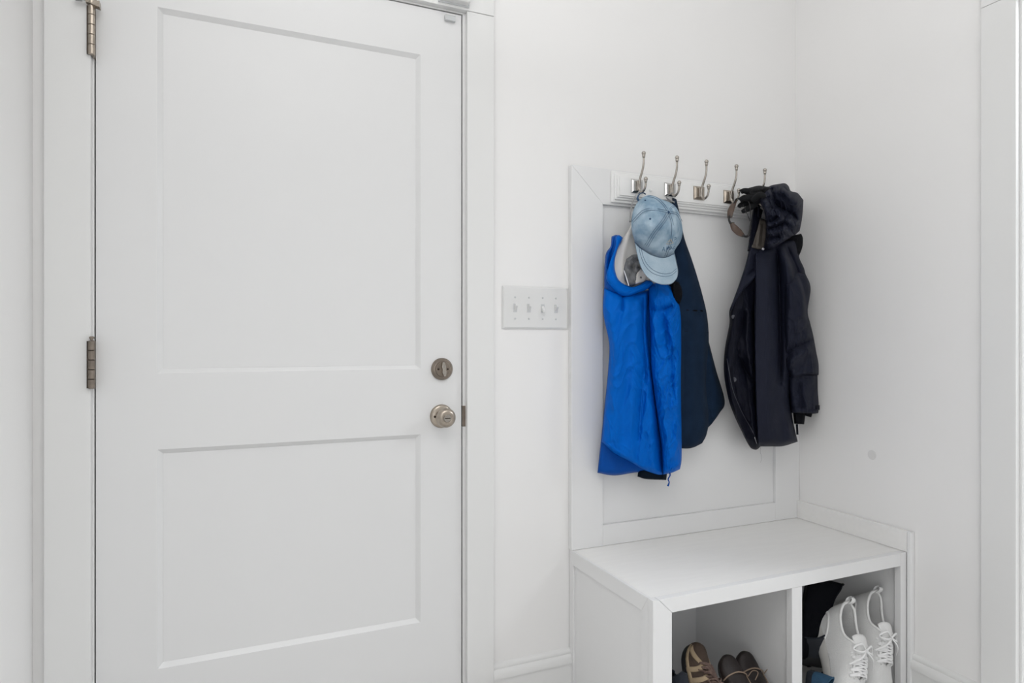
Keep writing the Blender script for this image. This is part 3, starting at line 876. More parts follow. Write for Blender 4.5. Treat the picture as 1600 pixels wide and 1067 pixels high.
def off_path(pts, dd):
    P = resample(pts, 14)
    T_ = np.gradient(P, axis=0)
    N = np.stack([-T_[:, 1], T_[:, 0]], 1)
    N /= np.linalg.norm(N, axis=1)[:, None]
    return [tuple(p) for p in P + N * dd]


for pts, ds_ in (([(1044, 333), (1036, 346), (1022, 364), (1010, 384)], (-3, 0, 3)), ([(1044, 330), (1020, 326.5), (1004, 330), (988.5, 346)], (-1.5, 1.5)),
                 ([(1043, 328), (1036, 318), (1024, 308), (1012, 305.5)], (-1.2, 1.2)), ([(1046, 333), (1051, 352), (1049, 375), (1040, 400)], (-1.3, 1.3)),
                 ([(1047, 331), (1058, 334), (1065, 346)], (-1.2, 1.2)), ([(1046, 328), (1050, 323), (1055, 321)], (-1, 1))):
    for d_ in ds_:
        stitch('stitching', off_path(pts, d_), lambda a, b2: cap_y(a, b2) - 0.0006, 0.0005)
rim = [(991.5, 377.5), (1001, 387), (1015, 397), (1031, 402.5), (1043, 401.5), (1053.5, 396)]
stitch('brim_seam', rim, -0.1365, 0.0012)
# stitches on the brim follow its surface (ray cast to the brim mesh)
bpy.context.view_layer.update()
brim_o = [c for c in cp.children if c.name.startswith('brim') and 'seam' not in c.name][0]
camv = Vector((0, -D, H))


def on_surface(obj_, pts, off=0.0006, cnt=40, fallback=-0.14):
    P = resample(pts, cnt)
    out = []
    mi = obj_.matrix_world.inverted()
    for a, b2 in P:
        tgt = atd(a, b2, 1.0)
        d_ = (mi @ tgt - mi @ camv).normalized()
        ok, loc, nr, _i = obj_.ray_cast(mi @ camv, d_)
        if ok: out.append(tuple(obj_.matrix_world @ (loc - d_ * off)))
        elif out or True:
            continue
    return out


def surf_line(name, obj_, pts, r, m, parent, off=0.0006, cnt=40):
    W = on_surface(obj_, pts, off, cnt)
    if len(W) > 2:
        return MB().tube(W, r, 6).build(name, m, parent, smooth=True)


for pts in ([(998, 384), (1001, 398), (1007, 413), (1018, 425), (1034, 431), (1048, 430), (1057, 423)], [(1002, 388), (1005, 400), (1011, 412), (1021, 421.5), (1035, 427), (1048, 426), (1057, 419)]):
    surf_line('stitching', brim_o, pts, 0.0005, M['stitch'], cp)
crown_o = [c for c in cp.children if c.name.startswith('crown')][0]
MB().ball(tuple(np.array(at(BC[0], BC[1], float(cap_y(BC[0] + .1, BC[1]))))), 0.0042).build('button', M['stitch'], cp, smooth=True)
for q in ((1016, 341.5), (1008.5, 312.8)):
    W = on_surface(crown_o, [(q[0] - 1.2, q[1]), q, (q[0] + 1.2, q[1])], 0.0006, 3)
    MB().lathe([(-0.001, 0.0030), (0.0008, 0.0028), (0.0012, 0.0012)], W[1], (0, -1, 0), 14).build('eyelet', M['stitch'], cp, smooth=True)
# embroidery: small tan wedge and a row of blue strokes
for pts in ([(1041, 380.5), (1046, 380.5), (1052, 378.8)], [(1043, 378), (1047, 374), (1048, 373)], [(1048, 373.5), (1050.5, 378)], [(1045.5, 378), (1048, 376), (1050, 377.5)]):
    surf_line('embroidered_wedge', crown_o, pts, 0.0012, M['emb_tan'], cp, 0.0004, 10)
for a in ([(1034.7, 392), (1037.2, 385.2), (1038.8, 392)], [(1035.8, 389.8), (1038.4, 389.6)], [(1040.6, 392.5), (1042.3, 384.8), (1043.0, 389.5), (1045.4, 384.6), (1046.2, 389.8)],
          [(1047, 389.8), (1048.8, 384.6), (1050.8, 389)], [(1047.8, 387.8), (1050.2, 387.4)],
          [(1054, 384.6), (1051.8, 386), (1052.4, 388.6), (1054.2, 388)], [(1052.5, 371.5), (1056, 370), (1056.5, 373), (1053.5, 374.5)]):
    W = []
    for i in range(len(a) - 1):
        W += on_surface(crown_o, [a[i], a[i + 1]], 0.0004, 6)
    if len(W) > 2: MB().tube(W, 0.0007, 6).build('embroidered_letter', M['emb_blue'], cp, smooth=True)
ribbon([(1009, 303), (1004, 300.5), (999, 303), (996, 309), (998, 313)], [-0.085, -0.082, -0.082, -0.09, -0.10], 0.0035, flat=0.4, m=M['stitch'], name='back_strap', parent=cp)

# ---- navy winter coat on the fifth hook
nc = thing('winter_coat', 'dark navy hooded winter coat on the last hook beside the right wall', 'coat', at(1192, 300, -0.085))
cloth('back_collar', M['black_fab'], nc, [(1215, 372), (1235, 368), (1252, 364.5)], [(1232, 402), (1247.5, 401.5)], [(1215, 372), (1222, 388), (1232, 402)],
      [(1252, 364.5), (1254.5, 372), (1253.5, 386), (1247.5, 401.5)], -0.055, 0.030, nu=36, nv=30, edge=(0.2, 0.25, 0.1, 0.2), wr=0.004, ws=0.12)
cloth('body', M['navy'], nc, [(1178, 386), (1205, 378), (1243, 372)], [(1183, 697), (1205, 697), (1224, 696.3), (1246.5, 689.5)],
      [(1178, 386), (1178, 450), (1177.5, 520), (1179, 600), (1183, 697)],
      [(1243, 372), (1249, 402), (1258, 425), (1262, 470), (1250, 540), (1236, 600), (1237.5, 647), (1246.5, 689.5)],
      -0.065, 0.062,
      folds=[('c', [(1213, 385), (1217, 430), (1219, 500), (1220, 600)], 0.020, 4), ('r', [(1200, 400), (1200, 500), (1202, 600), (1205, 690)], 0.010, 13),
             ('s', [(1224, 384), (1238, 420), (1250, 470), (1254, 520)], 0.012, 6), ('c', [(1230, 384), (1246, 420), (1256, 460)], 0.010, 4),
             ('c', [(1221, 590), (1228, 620), (1234, 660)], 0.005, 4), ('r', [(1226, 400), (1234, 460), (1236, 540)], 0.010, 8),
             ('r', [(1225, 600), (1232, 650), (1238, 690)], 0.005, 6)],
      edge=(0.05, 0.25, 0.06, 0.03), nu=90, nv=120, wr=0.004, ws=0.03, fs=1.7)
cloth('front_facing', M['navy_dark'], nc, [(1171, 383), (1179, 386), (1187, 390)], [(1168, 692), (1174, 700), (1182, 702), (1188, 697.5)],
      [(1171, 383), (1163, 423), (1150, 459), (1139.8, 484), (1139.5, 506), (1132.5, 545), (1131.2, 582), (1138, 622), (1147, 648), (1158, 672), (1168, 692)],
      [(1187, 390), (1188, 430), (1180.5, 462), (1178, 510), (1182.5, 560), (1181, 620), (1186, 660), (1188, 697.5)],
      -0.060, 0.042,
      folds=[('r', [(1150, 480), (1149, 540), (1140, 585), (1150, 640), (1170, 690)], 0.008, 5), ('c', [(1163, 480), (1158, 520), (1152, 545), (1166, 580), (1180, 600)], 0.010, 3.5),
             ('r', [(1170, 480), (1168, 540), (1176, 590)], 0.008, 5), ('c', [(1160, 560), (1168, 600), (1172, 660)], 0.006, 4),
             ('r', [(1165, 600), (1172, 640), (1180, 680)], 0.006, 5), ('c', [(1143, 560), (1150, 610), (1162, 645), (1176, 675)], 0.004, 2)],
      edge=(0.18, 0.12, 0.03, 0.05), nu=80, nv=130, wr=0.006, ws=0.06, fs=1.7, cr=0.003, cs=0.06)
cloth('storm_flap', M['navy'], nc, [(1172, 384), (1180, 386), (1187, 390)], [(1139.5, 485), (1142, 487)],
      [(1172, 384), (1164, 415), (1156, 440), (1148, 462), (1139.5, 485)], [(1187, 390), (1191.5, 405), (1192, 418), (1187, 428), (1174, 441), (1160, 455), (1150, 470), (1142, 487)],
      -0.100, 0.020, folds=[('c', [(1185, 394), (1184, 408), (1180, 420), (1166, 430)], 0.010, 2.5), ('r', [(1190, 414), (1180, 430), (1160, 448), (1146, 474)], 0.005, 4),
                            ('c', [(1163, 425), (1160, 436), (1150, 460)], 0.004, 2)],
      edge=(0.2, 0.2, 0.05, 0.1), nu=44, nv=80, wr=0.003, ws=0.08)
cloth('sleeve', M['navy'], nc, [(1224, 430), (1240, 425), (1258, 426)], [(1237, 596.5), (1246, 590), (1260, 586.5), (1279.5, 585.5)],
      [(1224, 430), (1224, 480), (1225, 530), (1226, 565), (1237, 596.5)], [(1258, 426), (1266.5, 449), (1262, 485), (1266, 505), (1271, 525), (1275.5, 550), (1279, 568), (1279.5, 585.5)],
      -0.095, 0.052,
      folds=[('c', [(1228, 560), (1238, 545), (1252, 538), (1270, 530)], 0.011, 3.5), ('r', [(1230, 575), (1245, 556), (1268, 545)], 0.008, 6), ('r', [(1232, 440), (1240, 480), (1246, 520)], 0.008, 8),
             ('s', [(1246, 430), (1256, 460), (1260, 500)], 0.012, 6), ('c', [(1250, 520), (1262, 512), (1271, 524)], 0.006, 3), ('c', [(1240, 590), (1256, 570), (1276, 566)], 0.003, 3)],
      edge=(0.3, 0.25, 0.15, 0.04), nu=70, nv=90, wr=0.005, ws=0.05, fs=1.6, cr=0.003, cs=0.08)
cloth('lower_sleeve', M['navy'], nc, [(1230, 585), (1255, 580), (1278, 583)], [(1236, 644.5), (1258, 646), (1279, 645.8)],
      [(1230, 585), (1232, 610), (1236, 644.5)], [(1278, 583), (1278.5, 610), (1280, 632), (1279, 645.8)],
      -0.080, 0.050, folds=[('r', [(1262, 590), (1258, 615), (1262, 640)], 0.008, 7), ('c', [(1250, 595), (1252, 640)], 0.006, 5), ('s', [(1240, 638), (1279, 640)], 0.002, 2, False)],
      edge=(0.25, 0.25, 0.1, 0.04), nu=50, nv=50, wr=0.004, ws=0.06, fs=1.5, cr=0.003, cs=0.09)
cloth('inner_cuff', M['black_fab'], nc, [(1239, 643), (1259, 643)], [(1241, 661.5), (1256.5, 662.5)], [(1239, 643), (1241, 661.5)], [(1259, 643), (1256.5, 662.5)],
      -0.075, 0.032, edge=(0.3, 0.3, 0.1, 0.08), nu=24, nv=20, wr=0.002)
cloth('inner_cuff', M['black_fab'], nc, [(1256, 643), (1270, 643)], [(1258, 649), (1267.5, 651.5)], [(1256, 643), (1258, 649)], [(1270, 643), (1267.5, 651.5)],
      -0.085, 0.022, edge=(0.3, 0.3, 0.1, 0.08), nu=20, nv=14, wr=0.002)
cloth('cuff_tab', M['navy_dark'], nc, [(1274, 632), (1280.8, 632.5)], [(1274, 639.5), (1280.8, 640)], [(1274, 632), (1274, 639.5)], [(1280.8, 632.5), (1280.8, 640)],
      -0.110, 0.016, edge=(0.2, 0.2, 0.2, 0.2), nu=14, nv=12, wr=0, smooth_b=False)
cloth('hanging_tab', M['navy_dark'], nc, [(1243.4, 662), (1247, 662)], [(1244.2, 678.5), (1247.8, 678.8)], [(1243.4, 662), (1244.2, 678.5)], [(1247, 662), (1247.8, 678.8)],
      -0.090, 0.004, edge=(0.2, 0.2, 0.05, 0.05), nu=8, nv=14, wr=0, smooth_b=False)
# collar, lining and hood
cloth('collar', M['navy_dark'], nc, [(1177, 322), (1185, 318), (1196, 320)], [(1167.5, 392), (1176, 392)], [(1177, 323), (1173.5, 345), (1170, 376), (1167.5, 392)],
      [(1192, 328), (1188, 345), (1181, 370), (1176, 392)], -0.098, 0.020, nu=30, nv=50, edge=(0.25, 0.25, 0.15, 0.05), wr=0.003, ws=0.1)
cloth('collar_lining', M['taupe'], nc, [(1187, 340), (1194, 342), (1200, 347)], [(1172, 387), (1183, 389), (1196, 389)], [(1187, 340), (1181, 362), (1172, 387)],
      [(1200, 347), (1199, 365), (1196, 389)], -0.108, 0.010, folds=[('r', [(1189, 350), (1184, 385)], 0.003, 2), ('c', [(1193, 348), (1190, 385)], 0.003, 2), ('s', [(1174, 382), (1194, 383)], 0.001, 2, False)],
      nu=30, nv=50, edge=(0.15, 0.15, 0.1, 0.05), wr=0.002, ws=0.12)
cloth('collar_tab', M['navy_dark'], nc, [(1184, 321), (1188, 321.5)], [(1183.5, 339), (1187.5, 340)], [(1184, 321), (1183.5, 339)], [(1188, 321.5), (1187.5, 340)],
      -0.125, 0.010, nu=12, nv=20, edge=(0.35, 0.35, 0.1, 0.1), wr=0.0, smooth_b=False)
cloth('hood', M['navy'], nc, [(1201, 291), (1207, 288.5), (1216, 287), (1226, 285.8), (1232, 290), (1236, 298), (1246, 301), (1255.3, 312)],
      [(1212, 380), (1226, 372), (1240, 368), (1249.5, 360)],
      [(1201, 291), (1203, 318), (1208, 350), (1212, 380)], [(1255.3, 312), (1254.5, 328), (1252.5, 345), (1249.5, 360)],
      -0.078, 0.075,
      folds=[('c', [(1211, 318), (1224, 326), (1238, 333), (1247, 344)], 0.016, 4), ('r', [(1216, 295), (1226, 298), (1238, 312), (1250, 320)], 0.012, 8),
             ('c', [(1206, 292), (1209, 305), (1212, 320)], 0.014, 3), ('c', [(1236, 299), (1230, 297), (1224, 291)], 0.008, 2.5), ('r', [(1226, 340), (1238, 350), (1246, 352)], 0.012, 7),
             ('c', [(1228, 330), (1240, 345), (1245, 362)], 0.008, 3)],
      edge=(0.15, 0.3, 0.2, 0.2), nu=80, nv=80, wr=0.008, ws=0.05, wst=(1, 1), fs=1.7, cr=0.006, cs=0.07)
cloth('hood_front', M['navy'], nc, [(1183, 314.5), (1189, 307), (1195, 297), (1201.5, 291)], [(1193, 388), (1204, 389), (1214, 384), (1226, 376), (1241, 367)],
      [(1183, 314.5), (1190, 321), (1195, 333), (1196.5, 350), (1196, 370), (1193, 388)], [(1201.5, 291), (1208, 305), (1211, 320), (1224, 334), (1236, 348), (1241, 367)],
      -0.118, 0.050,
      folds=[('c', [(1194, 344), (1206, 346), (1216, 338)], 0.012, 3), ('c', [(1196, 358), (1212, 354), (1228, 346), (1236, 350)], 0.013, 3), ('r', [(1196, 352), (1210, 349), (1226, 340)], 0.010, 5),
             ('r', [(1198, 366), (1214, 362), (1230, 356)], 0.012, 5), ('c', [(1195, 373), (1210, 369), (1220, 372)], 0.010, 3), ('r', [(1198, 381), (1212, 380), (1226, 370)], 0.010, 5),
             ('c', [(1204, 322), (1212, 332), (1214, 340)], 0.008, 2.5), ('r', [(1192, 312), (1200, 325), (1202, 338)], 0.008, 6), ('c', [(1208, 310), (1212, 326)], 0.008, 3)],
      edge=(0.2, 0.2, 0.12, 0.15), nu=80, nv=90, wr=0.008, ws=0.09, wst=(1, 1), fs=1.6, cr=0.006, cs=0.1)
MB().lathe([(-0.002, 0.0042), (0.001, 0.0042), (0.0022, 0.003), (0.0024, 0.001)], at(1192.3, 388.5, -0.172), (-0.3, -1, 0), 16).build('snap', M['snap'], nc, smooth='auto')
front_o = [c for c in nc.children if c.name.startswith('front_facing')][0]
bpy.context.view_layer.update()
for (a, b2, r_) in ((1146, 494.5, 0.0062), (1147.3, 592.5, 0.0078)):
    W = on_surface(front_o, [(a - 1, b2), (a, b2), (a + 1, b2)], 0.0008, 3)
    if W:
        MB().lathe([(-0.002, r_), (0.0005, r_), (0.0014, r_ * 0.7), (0.0010, r_ * 0.5), (0.002, r_ * 0.3)], W[len(W) // 2], (-0.2, -1, 0), 20).build('snap', M['zip'], nc, smooth='auto')
surf_line('zip', front_o, [(1136, 560), (1144, 605), (1154, 632), (1163, 651), (1173, 668), (1181, 684), (1184, 694)], 0.0010, M['zip'], nc, 0.0005, 50)
W = on_surface(front_o, [(1179, 682), (1182.5, 692)], 0.002, 6)
if len(W) > 2: MB().tube(W, 0.0022, 8).build('zip_pull', M['snap'], nc, smooth=True)
ribbon([(1189, 697), (1188, 705), (1190, 714), (1188.5, 722)], -0.07, 0.0002, m=M['navy_dark'], name='loose_thread', parent=nc)

# ---- black glove pair and brown sunglasses on the fourth hook
gl = thing('glove', 'black knit glove stuffed between the fourth hook and the navy coat', 'glove', at(1175, 300, -0.10))
cloth('palm', M['glove'], gl, [(1170, 293), (1186, 289.5), (1203, 292)], [(1168, 318), (1185, 318), (1198, 312)],
      [(1170, 293), (1166, 305), (1168, 318)], [(1203, 292), (1201, 302), (1198, 312)], -0.085, 0.055,
      folds=[('c', [(1172, 300), (1186, 299), (1198, 296)], 0.008, 3), ('r', [(1178, 310), (1190, 304)], 0.010, 5)], nu=40, nv=34, edge=(0.3, 0.3, 0.3, 0.3), wr=0.006, ws=0.12, wst=(1, 1))
cloth('cuff', M['glove'], gl, [(1194, 291), (1202, 291)], [(1193, 306), (1201, 305)], [(1194, 291), (1191, 298), (1193, 306)], [(1202, 291), (1204, 298), (1201, 305)],
      -0.12, 0.03, nu=16, nv=20, edge=(0.35, 0.35, 0.2, 0.2), wr=0.002)


def finger(pts, ys, rs, nm='finger'):
    ribbon(pts, ys, rs, n=12, m=M['glove'], name=nm, parent=gl, cnt=20)


finger([(1184, 300), (1172, 299), (1163, 297.5), (1158.5, 299)], [-0.115, -0.118, -0.115, -0.112], [0.011, 0.0115, 0.0105, 0.0075])
finger([(1184, 308), (1172, 309), (1162, 309), (1156, 313)], [-0.125, -0.130, -0.128, -0.12], [0.011, 0.0115, 0.011, 0.0075])
finger([(1176, 314), (1166, 317), (1157, 320), (1154.5, 323)], [-0.118, -0.115, -0.11, -0.108], [0.010, 0.0105, 0.0095, 0.006])
finger([(1184, 314), (1176, 321), (1168, 326), (1160, 330)], [-0.135, -0.135, -0.13, -0.125], [0.010, 0.0105, 0.0100, 0.0065])
finger([(1176, 313), (1184, 306), (1190, 304), (1194.5, 306)], [-0.145, -0.165, -0.172, -0.17], [0.0095, 0.0098, 0.0095, 0.0065], 'thumb')

sg = thing('sunglasses', 'brown-lensed wraparound sunglasses hanging from the fourth hook', 'sunglasses', at(1150, 312, -0.085))


def lens(pts, ys, rs, nm='lens', m=M['brown_lens'], fl_=0.22):
    ribbon(pts, ys, rs, n=12, flat=fl_, m=m, name=nm, parent=sg, cnt=26, up=(-0.8, -0.6, 0.15))


lens([(1151, 312), (1146, 319), (1142, 328), (1140, 340)], [-0.083, -0.088, -0.094, -0.100], [0.003, 0.0085, 0.0105, 0.007])
lens([(1143, 348), (1147, 355), (1154, 362), (1162, 368)], [-0.104, -0.108, -0.112, -0.116], [0.006, 0.0105, 0.0105, 0.005])
ribbon([(1139.5, 337), (1139, 343), (1141.5, 349)], [-0.100, -0.103, -0.104], [0.0035, 0.0030, 0.0035], m=M['black_frame'], name='bridge', parent=sg)
ribbon([(1141, 339), (1144.5, 337.5)], [-0.101, -0.106], [0.002, 0.001], m=M['black_frame'], name='nose_pad', parent=sg, cnt=6)
ribbon([(1143, 347.5), (1147.5, 347)], [-0.104, -0.108], [0.002, 0.001], m=M['black_frame'], name='nose_pad', parent=sg, cnt=6)
ribbon([(1160, 367.5), (1166, 369), (1169.5, 367), (1171.5, 358), (1172.5, 346)], [-0.116, -0.118, -0.120, -0.122, -0.124], [0.0035, 0.0035, 0.0028, 0.0022, 0.0018], m=M['black_frame'], name='temple', parent=sg)
ribbon([(1157, 314), (1163, 323), (1167, 333), (1172, 345)], [-0.100, -0.128, -0.145, -0.15], 0.0011, m=M['black_frame'], name='retainer_cord', parent=sg)
ribbon([(1169.5, 314), (1172, 322), (1173, 340), (1173.5, 358)], [-0.150, -0.156, -0.156, -0.150], 0.0011, m=M['black_frame'], name='retainer_cord', parent=sg)
ribbon([(1146, 320), (1150, 311), (1155, 309), (1158, 313)], [-0.088, -0.084, -0.090, -0.100], [0.003, 0.0026, 0.0022, 0.002], m=M['black_frame'], name='temple', parent=sg)

# ================================================================== shoes
def shoe_frame(obj_, heel, toe, upv, scale=1.0):
    heel, toe = Vector(heel), Vector(toe)
    Y = (toe - heel).normalized()
    Z = Vector(upv)
    Z = (Z - Y * Z.dot(Y)).normalized()
    X = Y.cross(Z)
    m = Matrix((X, Y, Z)).transposed().to_4x4() @ Matrix.Scale(scale, 4)
    m.translation = heel
    obj_.matrix_world = m
    obj_['_local'] = 1


def curve1(keys):
    k = np.array(keys, float)
    P = catmull([tuple(q) for q in k], 12)
    return lambda t: float(np.interp(t, P[:, 0], P[:, 1]))


WID = curve1([(0, 0.0), (0.012, 0.016), (0.04, 0.025), (0.12, 0.0325), (0.25, 0.034), (0.42, 0.035), (0.6, 0.0425), (0.74, 0.0465), (0.86, 0.043), (0.94, 0.032), (0.985, 0.016), (1.0, 0.0)])
CEN = curve1([(0, 0), (0.4, -0.002), (0.7, 0.003), (1.0, -0.004)])


def make_shoe(t_, L=0.285, mu=None, ms=None, ml=None, mt=None, mi=None, laces=True, tab=True, sole_h=0.026, collar=0.073, instep=0.088, flip=1, strips=None, cord=False, heelsole=0.0, heeltab=False, lr=(0.425, 0.60), lb=0.66):
    mu, ms, ml, mt, mi = mu or M['wshoe'], ms or M['wsole'], ml or M['wlace'], mt or M['wshoe2'], mi or M['winsole']
    HS = curve1([(0, sole_h * 1.25 + heelsole), (0.25, sole_h * 1.15), (0.6, sole_h * 0.85), (1, sole_h * 0.8)])
    BT = curve1([(0, 0.008), (0.08, 0.0), (0.7, 0.0), (0.88, 0.006), (1, 0.022)])
    ts = np.r_[np.linspace(0, 0.06, 8), np.linspace(0.06, 0.9, 46)[1:], np.linspace(0.9, 1.0, 12)[1:]]
    # sole
    m = MB()
    rows = []
    prof = [(0.86, 0.0), (0.97, 0.12), (1.05, 0.4), (1.06, 0.8), (1.02, 1.0), (0.9, 1.0), (0.5, 1.0), (0.0, 1.0)]
    full = [(s_, z_, 1) for s_, z_ in prof] + [(s_, z_, -1) for s_, z_ in prof[::-1][1:]]
    full += [(-0.5 + 0.5, 0, 1)]
    for t in ts:
        w_ = WID(t)
        rows.append([(flip * CEN(t) + sd * s_ * w_ * (1.0), t * L, BT(t) * L / 0.285 + z_ * HS(t)) for s_, z_, sd in full] +
                    [(flip * CEN(t) + 0.86 * w_, t * L, BT(t) * L / 0.285)])
    m.grid(np.array(rows))
    m.build('sole', ms, t_, smooth='auto', weld=1e-5)
    # upper half shells
    e_ = curve1([(0, 0.0), (0.02, 0.014), (0.06, 0.0235), (0.14, 0.0285), (0.28, 0.029), (0.36, 0.024), (0.42, 0.0115), (0.60, 0.009), (0.64, 0.0), (1, 0.0)])
    h_ = curve1([(0, collar), (0.05, collar * 0.96), (0.16, collar * 0.80), (0.28, collar * 0.78), (0.38, instep * 0.88), (0.45, instep * 0.82), (0.6, instep * 0.58), (0.75, instep * 0.40), (0.9, instep * 0.30), (0.97, instep * 0.2), (1, 0.0)])
    nb = 18

    def S(side, t, b, off=0.0):
        w_ = WID(min(max(t, 0), 1)) * 0.985 + off
        e = min(max(0.0, e_(t)), w_)
        z0_ = BT(t) + HS(t) * 0.85
        opn = 1.0 if t < 0.36 else max(0.0, 1 - (t - 0.36) / 0.1)
        ce = math.cos(b * PI / 2)
        x = e + (w_ - e) * (opn * (1 - b ** 2.2) ** 0.8 + (1 - opn) * ce ** 0.75)
        zz = z0_ + (h_(t) + off) * (opn * b + (1 - opn) * math.sin(b * PI / 2))
        return (flip * CEN(t) + side * max(x, 0), t * L, zz * L / 0.285)
    m = MB()
    for side in (-1, 1):
        A_ = np.array([[S(side, t, b) for b in np.linspace(0, 1, nb)] for t in ts])
        m.grid(A_, side < 0)
    m.build('upper', mu, t_, smooth=True, weld=2e-4, solid=0.0035)
    # insole
    m = MB()
    A_ = np.array([[(flip * CEN(t) + x_ * WID(t) * 0.9, t * L, (BT(t) + HS(t) + 0.004) * L / 0.285) for x_ in np.linspace(-1, 1, 9)] for t in np.linspace(0.01, 0.6, 24)])
    m.grid(A_)
    m.build('insole', mi, t_, smooth=True)
    # collar rim
    rim_ = [S(-1, t, 1.0) for t in np.linspace(0.46, 0.0, 30)] + [S(1, t, 1.0) for t in np.linspace(0.0, 0.46, 30)[1:]]
    MB().tube(rim_, 0.0036, 8).build('collar', mt, t_, smooth=True)
    # tongue
    m = MB()
    rows = []
    for q in np.linspace(0, 1, 18):
        t = 0.31 + q * 0.31
        zb = (BT(t) + HS(t) * 0.85 + h_(max(t, 0.40))) * L / 0.285 - 0.004 + (0.010 if q < 0.3 else 0.010 * max(0, 1 - (q - 0.3) * 3))
        wd = 0.026 - 0.012 * q
        rows.append([(flip * CEN(t) + a_ * wd, t * L - (1 - abs(a_) ** 3) * 0.006 * (1 - q), zb - 0.010 * a_ * a_) for a_ in np.linspace(-1, 1, 11)])
    m.grid(np.array(rows))
    m.build('tongue', mt if laces else mu, t_, smooth=True, solid=0.005)
    if laces:
        lk = []
        for t in np.linspace(lr[0], lr[1], 5):
            lk.append(t)
        for i, t in enumerate(lk):
            t2 = lk[min(i + 1, 4)]
            for (sa, ta, sb, tb) in ((-1, t, 1, t), ) + (((-1, t, 1, t2), (1, t, -1, t2)) if i < 4 else ()):
                A0, B0 = Vector(S(sa, ta, lb, 0.002)), Vector(S(sb, tb, lb, 0.002))
                mid = (A0 + B0) / 2 + Vector((0, 0, 0.014))
                P = resample([tuple(A0), tuple(A0.lerp(mid, 0.5) + Vector((0, 0, 0.006))), tuple(mid), tuple(B0.lerp(mid, 0.5) + Vector((0, 0, 0.006))), tuple(B0)], 14)
                MB().tube(P, 0.0031, 8, 0.45, (0, 0, 1)).build('lace', ml, t_, smooth=True)
        # bow
        c0 = Vector(S(-1, lr[0] + 0.005, 1.0)) * 0.5 + Vector(S(1, lr[0] + 0.005, 1.0)) * 0.5 + Vector((0, -0.002, 0.012))
        for sd in (-1, 1):
            P = resample([tuple(c0), tuple(c0 + Vector((sd * 0.018, -0.012, 0.006))), tuple(c0 + Vector((sd * 0.034, -0.002, -0.010))), tuple(c0 + Vector((sd * 0.018, 0.006, 0.0))), tuple(c0)], 22)
            MB().tube(P, 0.0024, 8, 0.5, (0, 0, 1)).build('lace', ml, t_, smooth=True)
            P = resample([tuple(c0), tuple(c0 + Vector((sd * 0.020, 0.018, -0.004))), tuple(c0 + Vector((sd * 0.042, 0.030, -0.030)))], 16)
            MB().tube(P, 0.0024, 8, 0.5, (0, 0, 1)).build('lace', ml, t_, smooth=True)
    if cord:
        P = [S(-1, 0.74 + 0.05 * q, b, 0.004) for q, b in zip(np.linspace(0, 1, 10), np.linspace(0.1, 1, 10))] + [S(1, 0.79 - 0.02 * q, b, 0.004) for q, b in zip(np.linspace(0, 1, 10)[1:], np.linspace(1, 0.35, 10)[1:])]
        P = [(a, b, c + 0.003 * math.sin(PI * i / 19)) for i, (a, b, c) in enumerate(P)]
        MB().tube(P, 0.0022, 8).build('cord', M['cord'], t_, smooth=True)
        P = [S(1, t, 0.5, 0.003) for t in np.linspace(0.76, 0.45, 14)]
        MB().tube(P, 0.0016, 8).build('cord', M['cord'], t_, smooth=True)
        c0 = Vector(S(1, 0.76, 0.4, 0.006))
        P = resample([tuple(c0), tuple(c0 + Vector((0.012, 0.010, 0.018))), tuple(c0 + Vector((0.030, 0.004, 0.020))), tuple(c0 + Vector((0.022, -0.012, 0.002)))], 20)
        MB().tube(P, 0.0014, 8).build('cord', M['cord'], t_, smooth=True)
    if heeltab:
        hz = S(1, 0.0, 1.0)
        P = resample([(hz[0], 0.012, hz[2] - 0.014), (hz[0], 0.002, hz[2] + 0.002), (hz[0], -0.010, hz[2] + 0.008), (hz[0], -0.020, hz[2] + 0.006)], 14)
        MB().tube(P, [0.011] * 8 + [0.010, 0.009, 0.009, 0.008, 0.007, 0.005], 10, 0.4).build('pull_tab', mt, t_, smooth=True)
    if tab:
        hz = S(1, 0.0, 1.0)
        P = resample([(hz[0], 0.002, hz[2] - 0.012), (hz[0], -0.008, hz[2] + 0.002), (hz[0], -0.006, hz[2] + 0.013), (hz[0], 0.004, hz[2] + 0.010), (hz[0], 0.006, hz[2] - 0.004)], 18)
        MB().tube(P, 0.0075, 8, 0.22, (0, 1, 0.3)).build('pull_tab', mt, t_, smooth=True)
    if strips:
        for (side, pts, wdt) in strips:
            P = resample([(a, b2) for a, b2 in pts], 16)
            rows = []
            T_ = np.gradient(P, axis=0)
            for (a, b2), (da, dbb) in zip(P, T_):
                n_ = math.hypot(da * L, dbb * 0.09) or 1
                ox, oy = -dbb * 0.09 / n_, da * L / n_
                rows.append([S(side, min(max(a + k * wdt * ox / L, 0.0), 0.995), min(max(b2 + k * wdt * oy / 0.09, 0), 1), 0.0026 if abs(k) < 0.9 else 0.0012) for k in (-1, -0.6, 0, 0.6, 1)])
            MB().grid(np.array(rows)).build('overlay', strips_mat, t_, smooth=True, solid=0.002)
    return S


strips_mat = M['wshoe2']


def shoe(name, label, cat, heel, toe, upv, scale=1.0, group=None, by_toe=False, **kw):
    t_ = thing(name, label, cat, (0, 0, 0), group)
    if by_toe: heel = Vector(toe) - (Vector(toe) - Vector(heel)).normalized() * 0.285 * scale
    shoe_frame(t_, heel, toe, upv, scale)
    make_shoe(t_, **kw)
    return t_


sneak_strips = [(s_, [(0.02, 0.25), (0.10, 0.45), (0.20, 0.30), (0.26, 0.05)], 0.004) for s_ in (-1, 1)] + \
               [(s_, [(0.45, 0.88), (0.52, 0.80), (0.62, 0.84)], 0.004) for s_ in (-1, 1)]
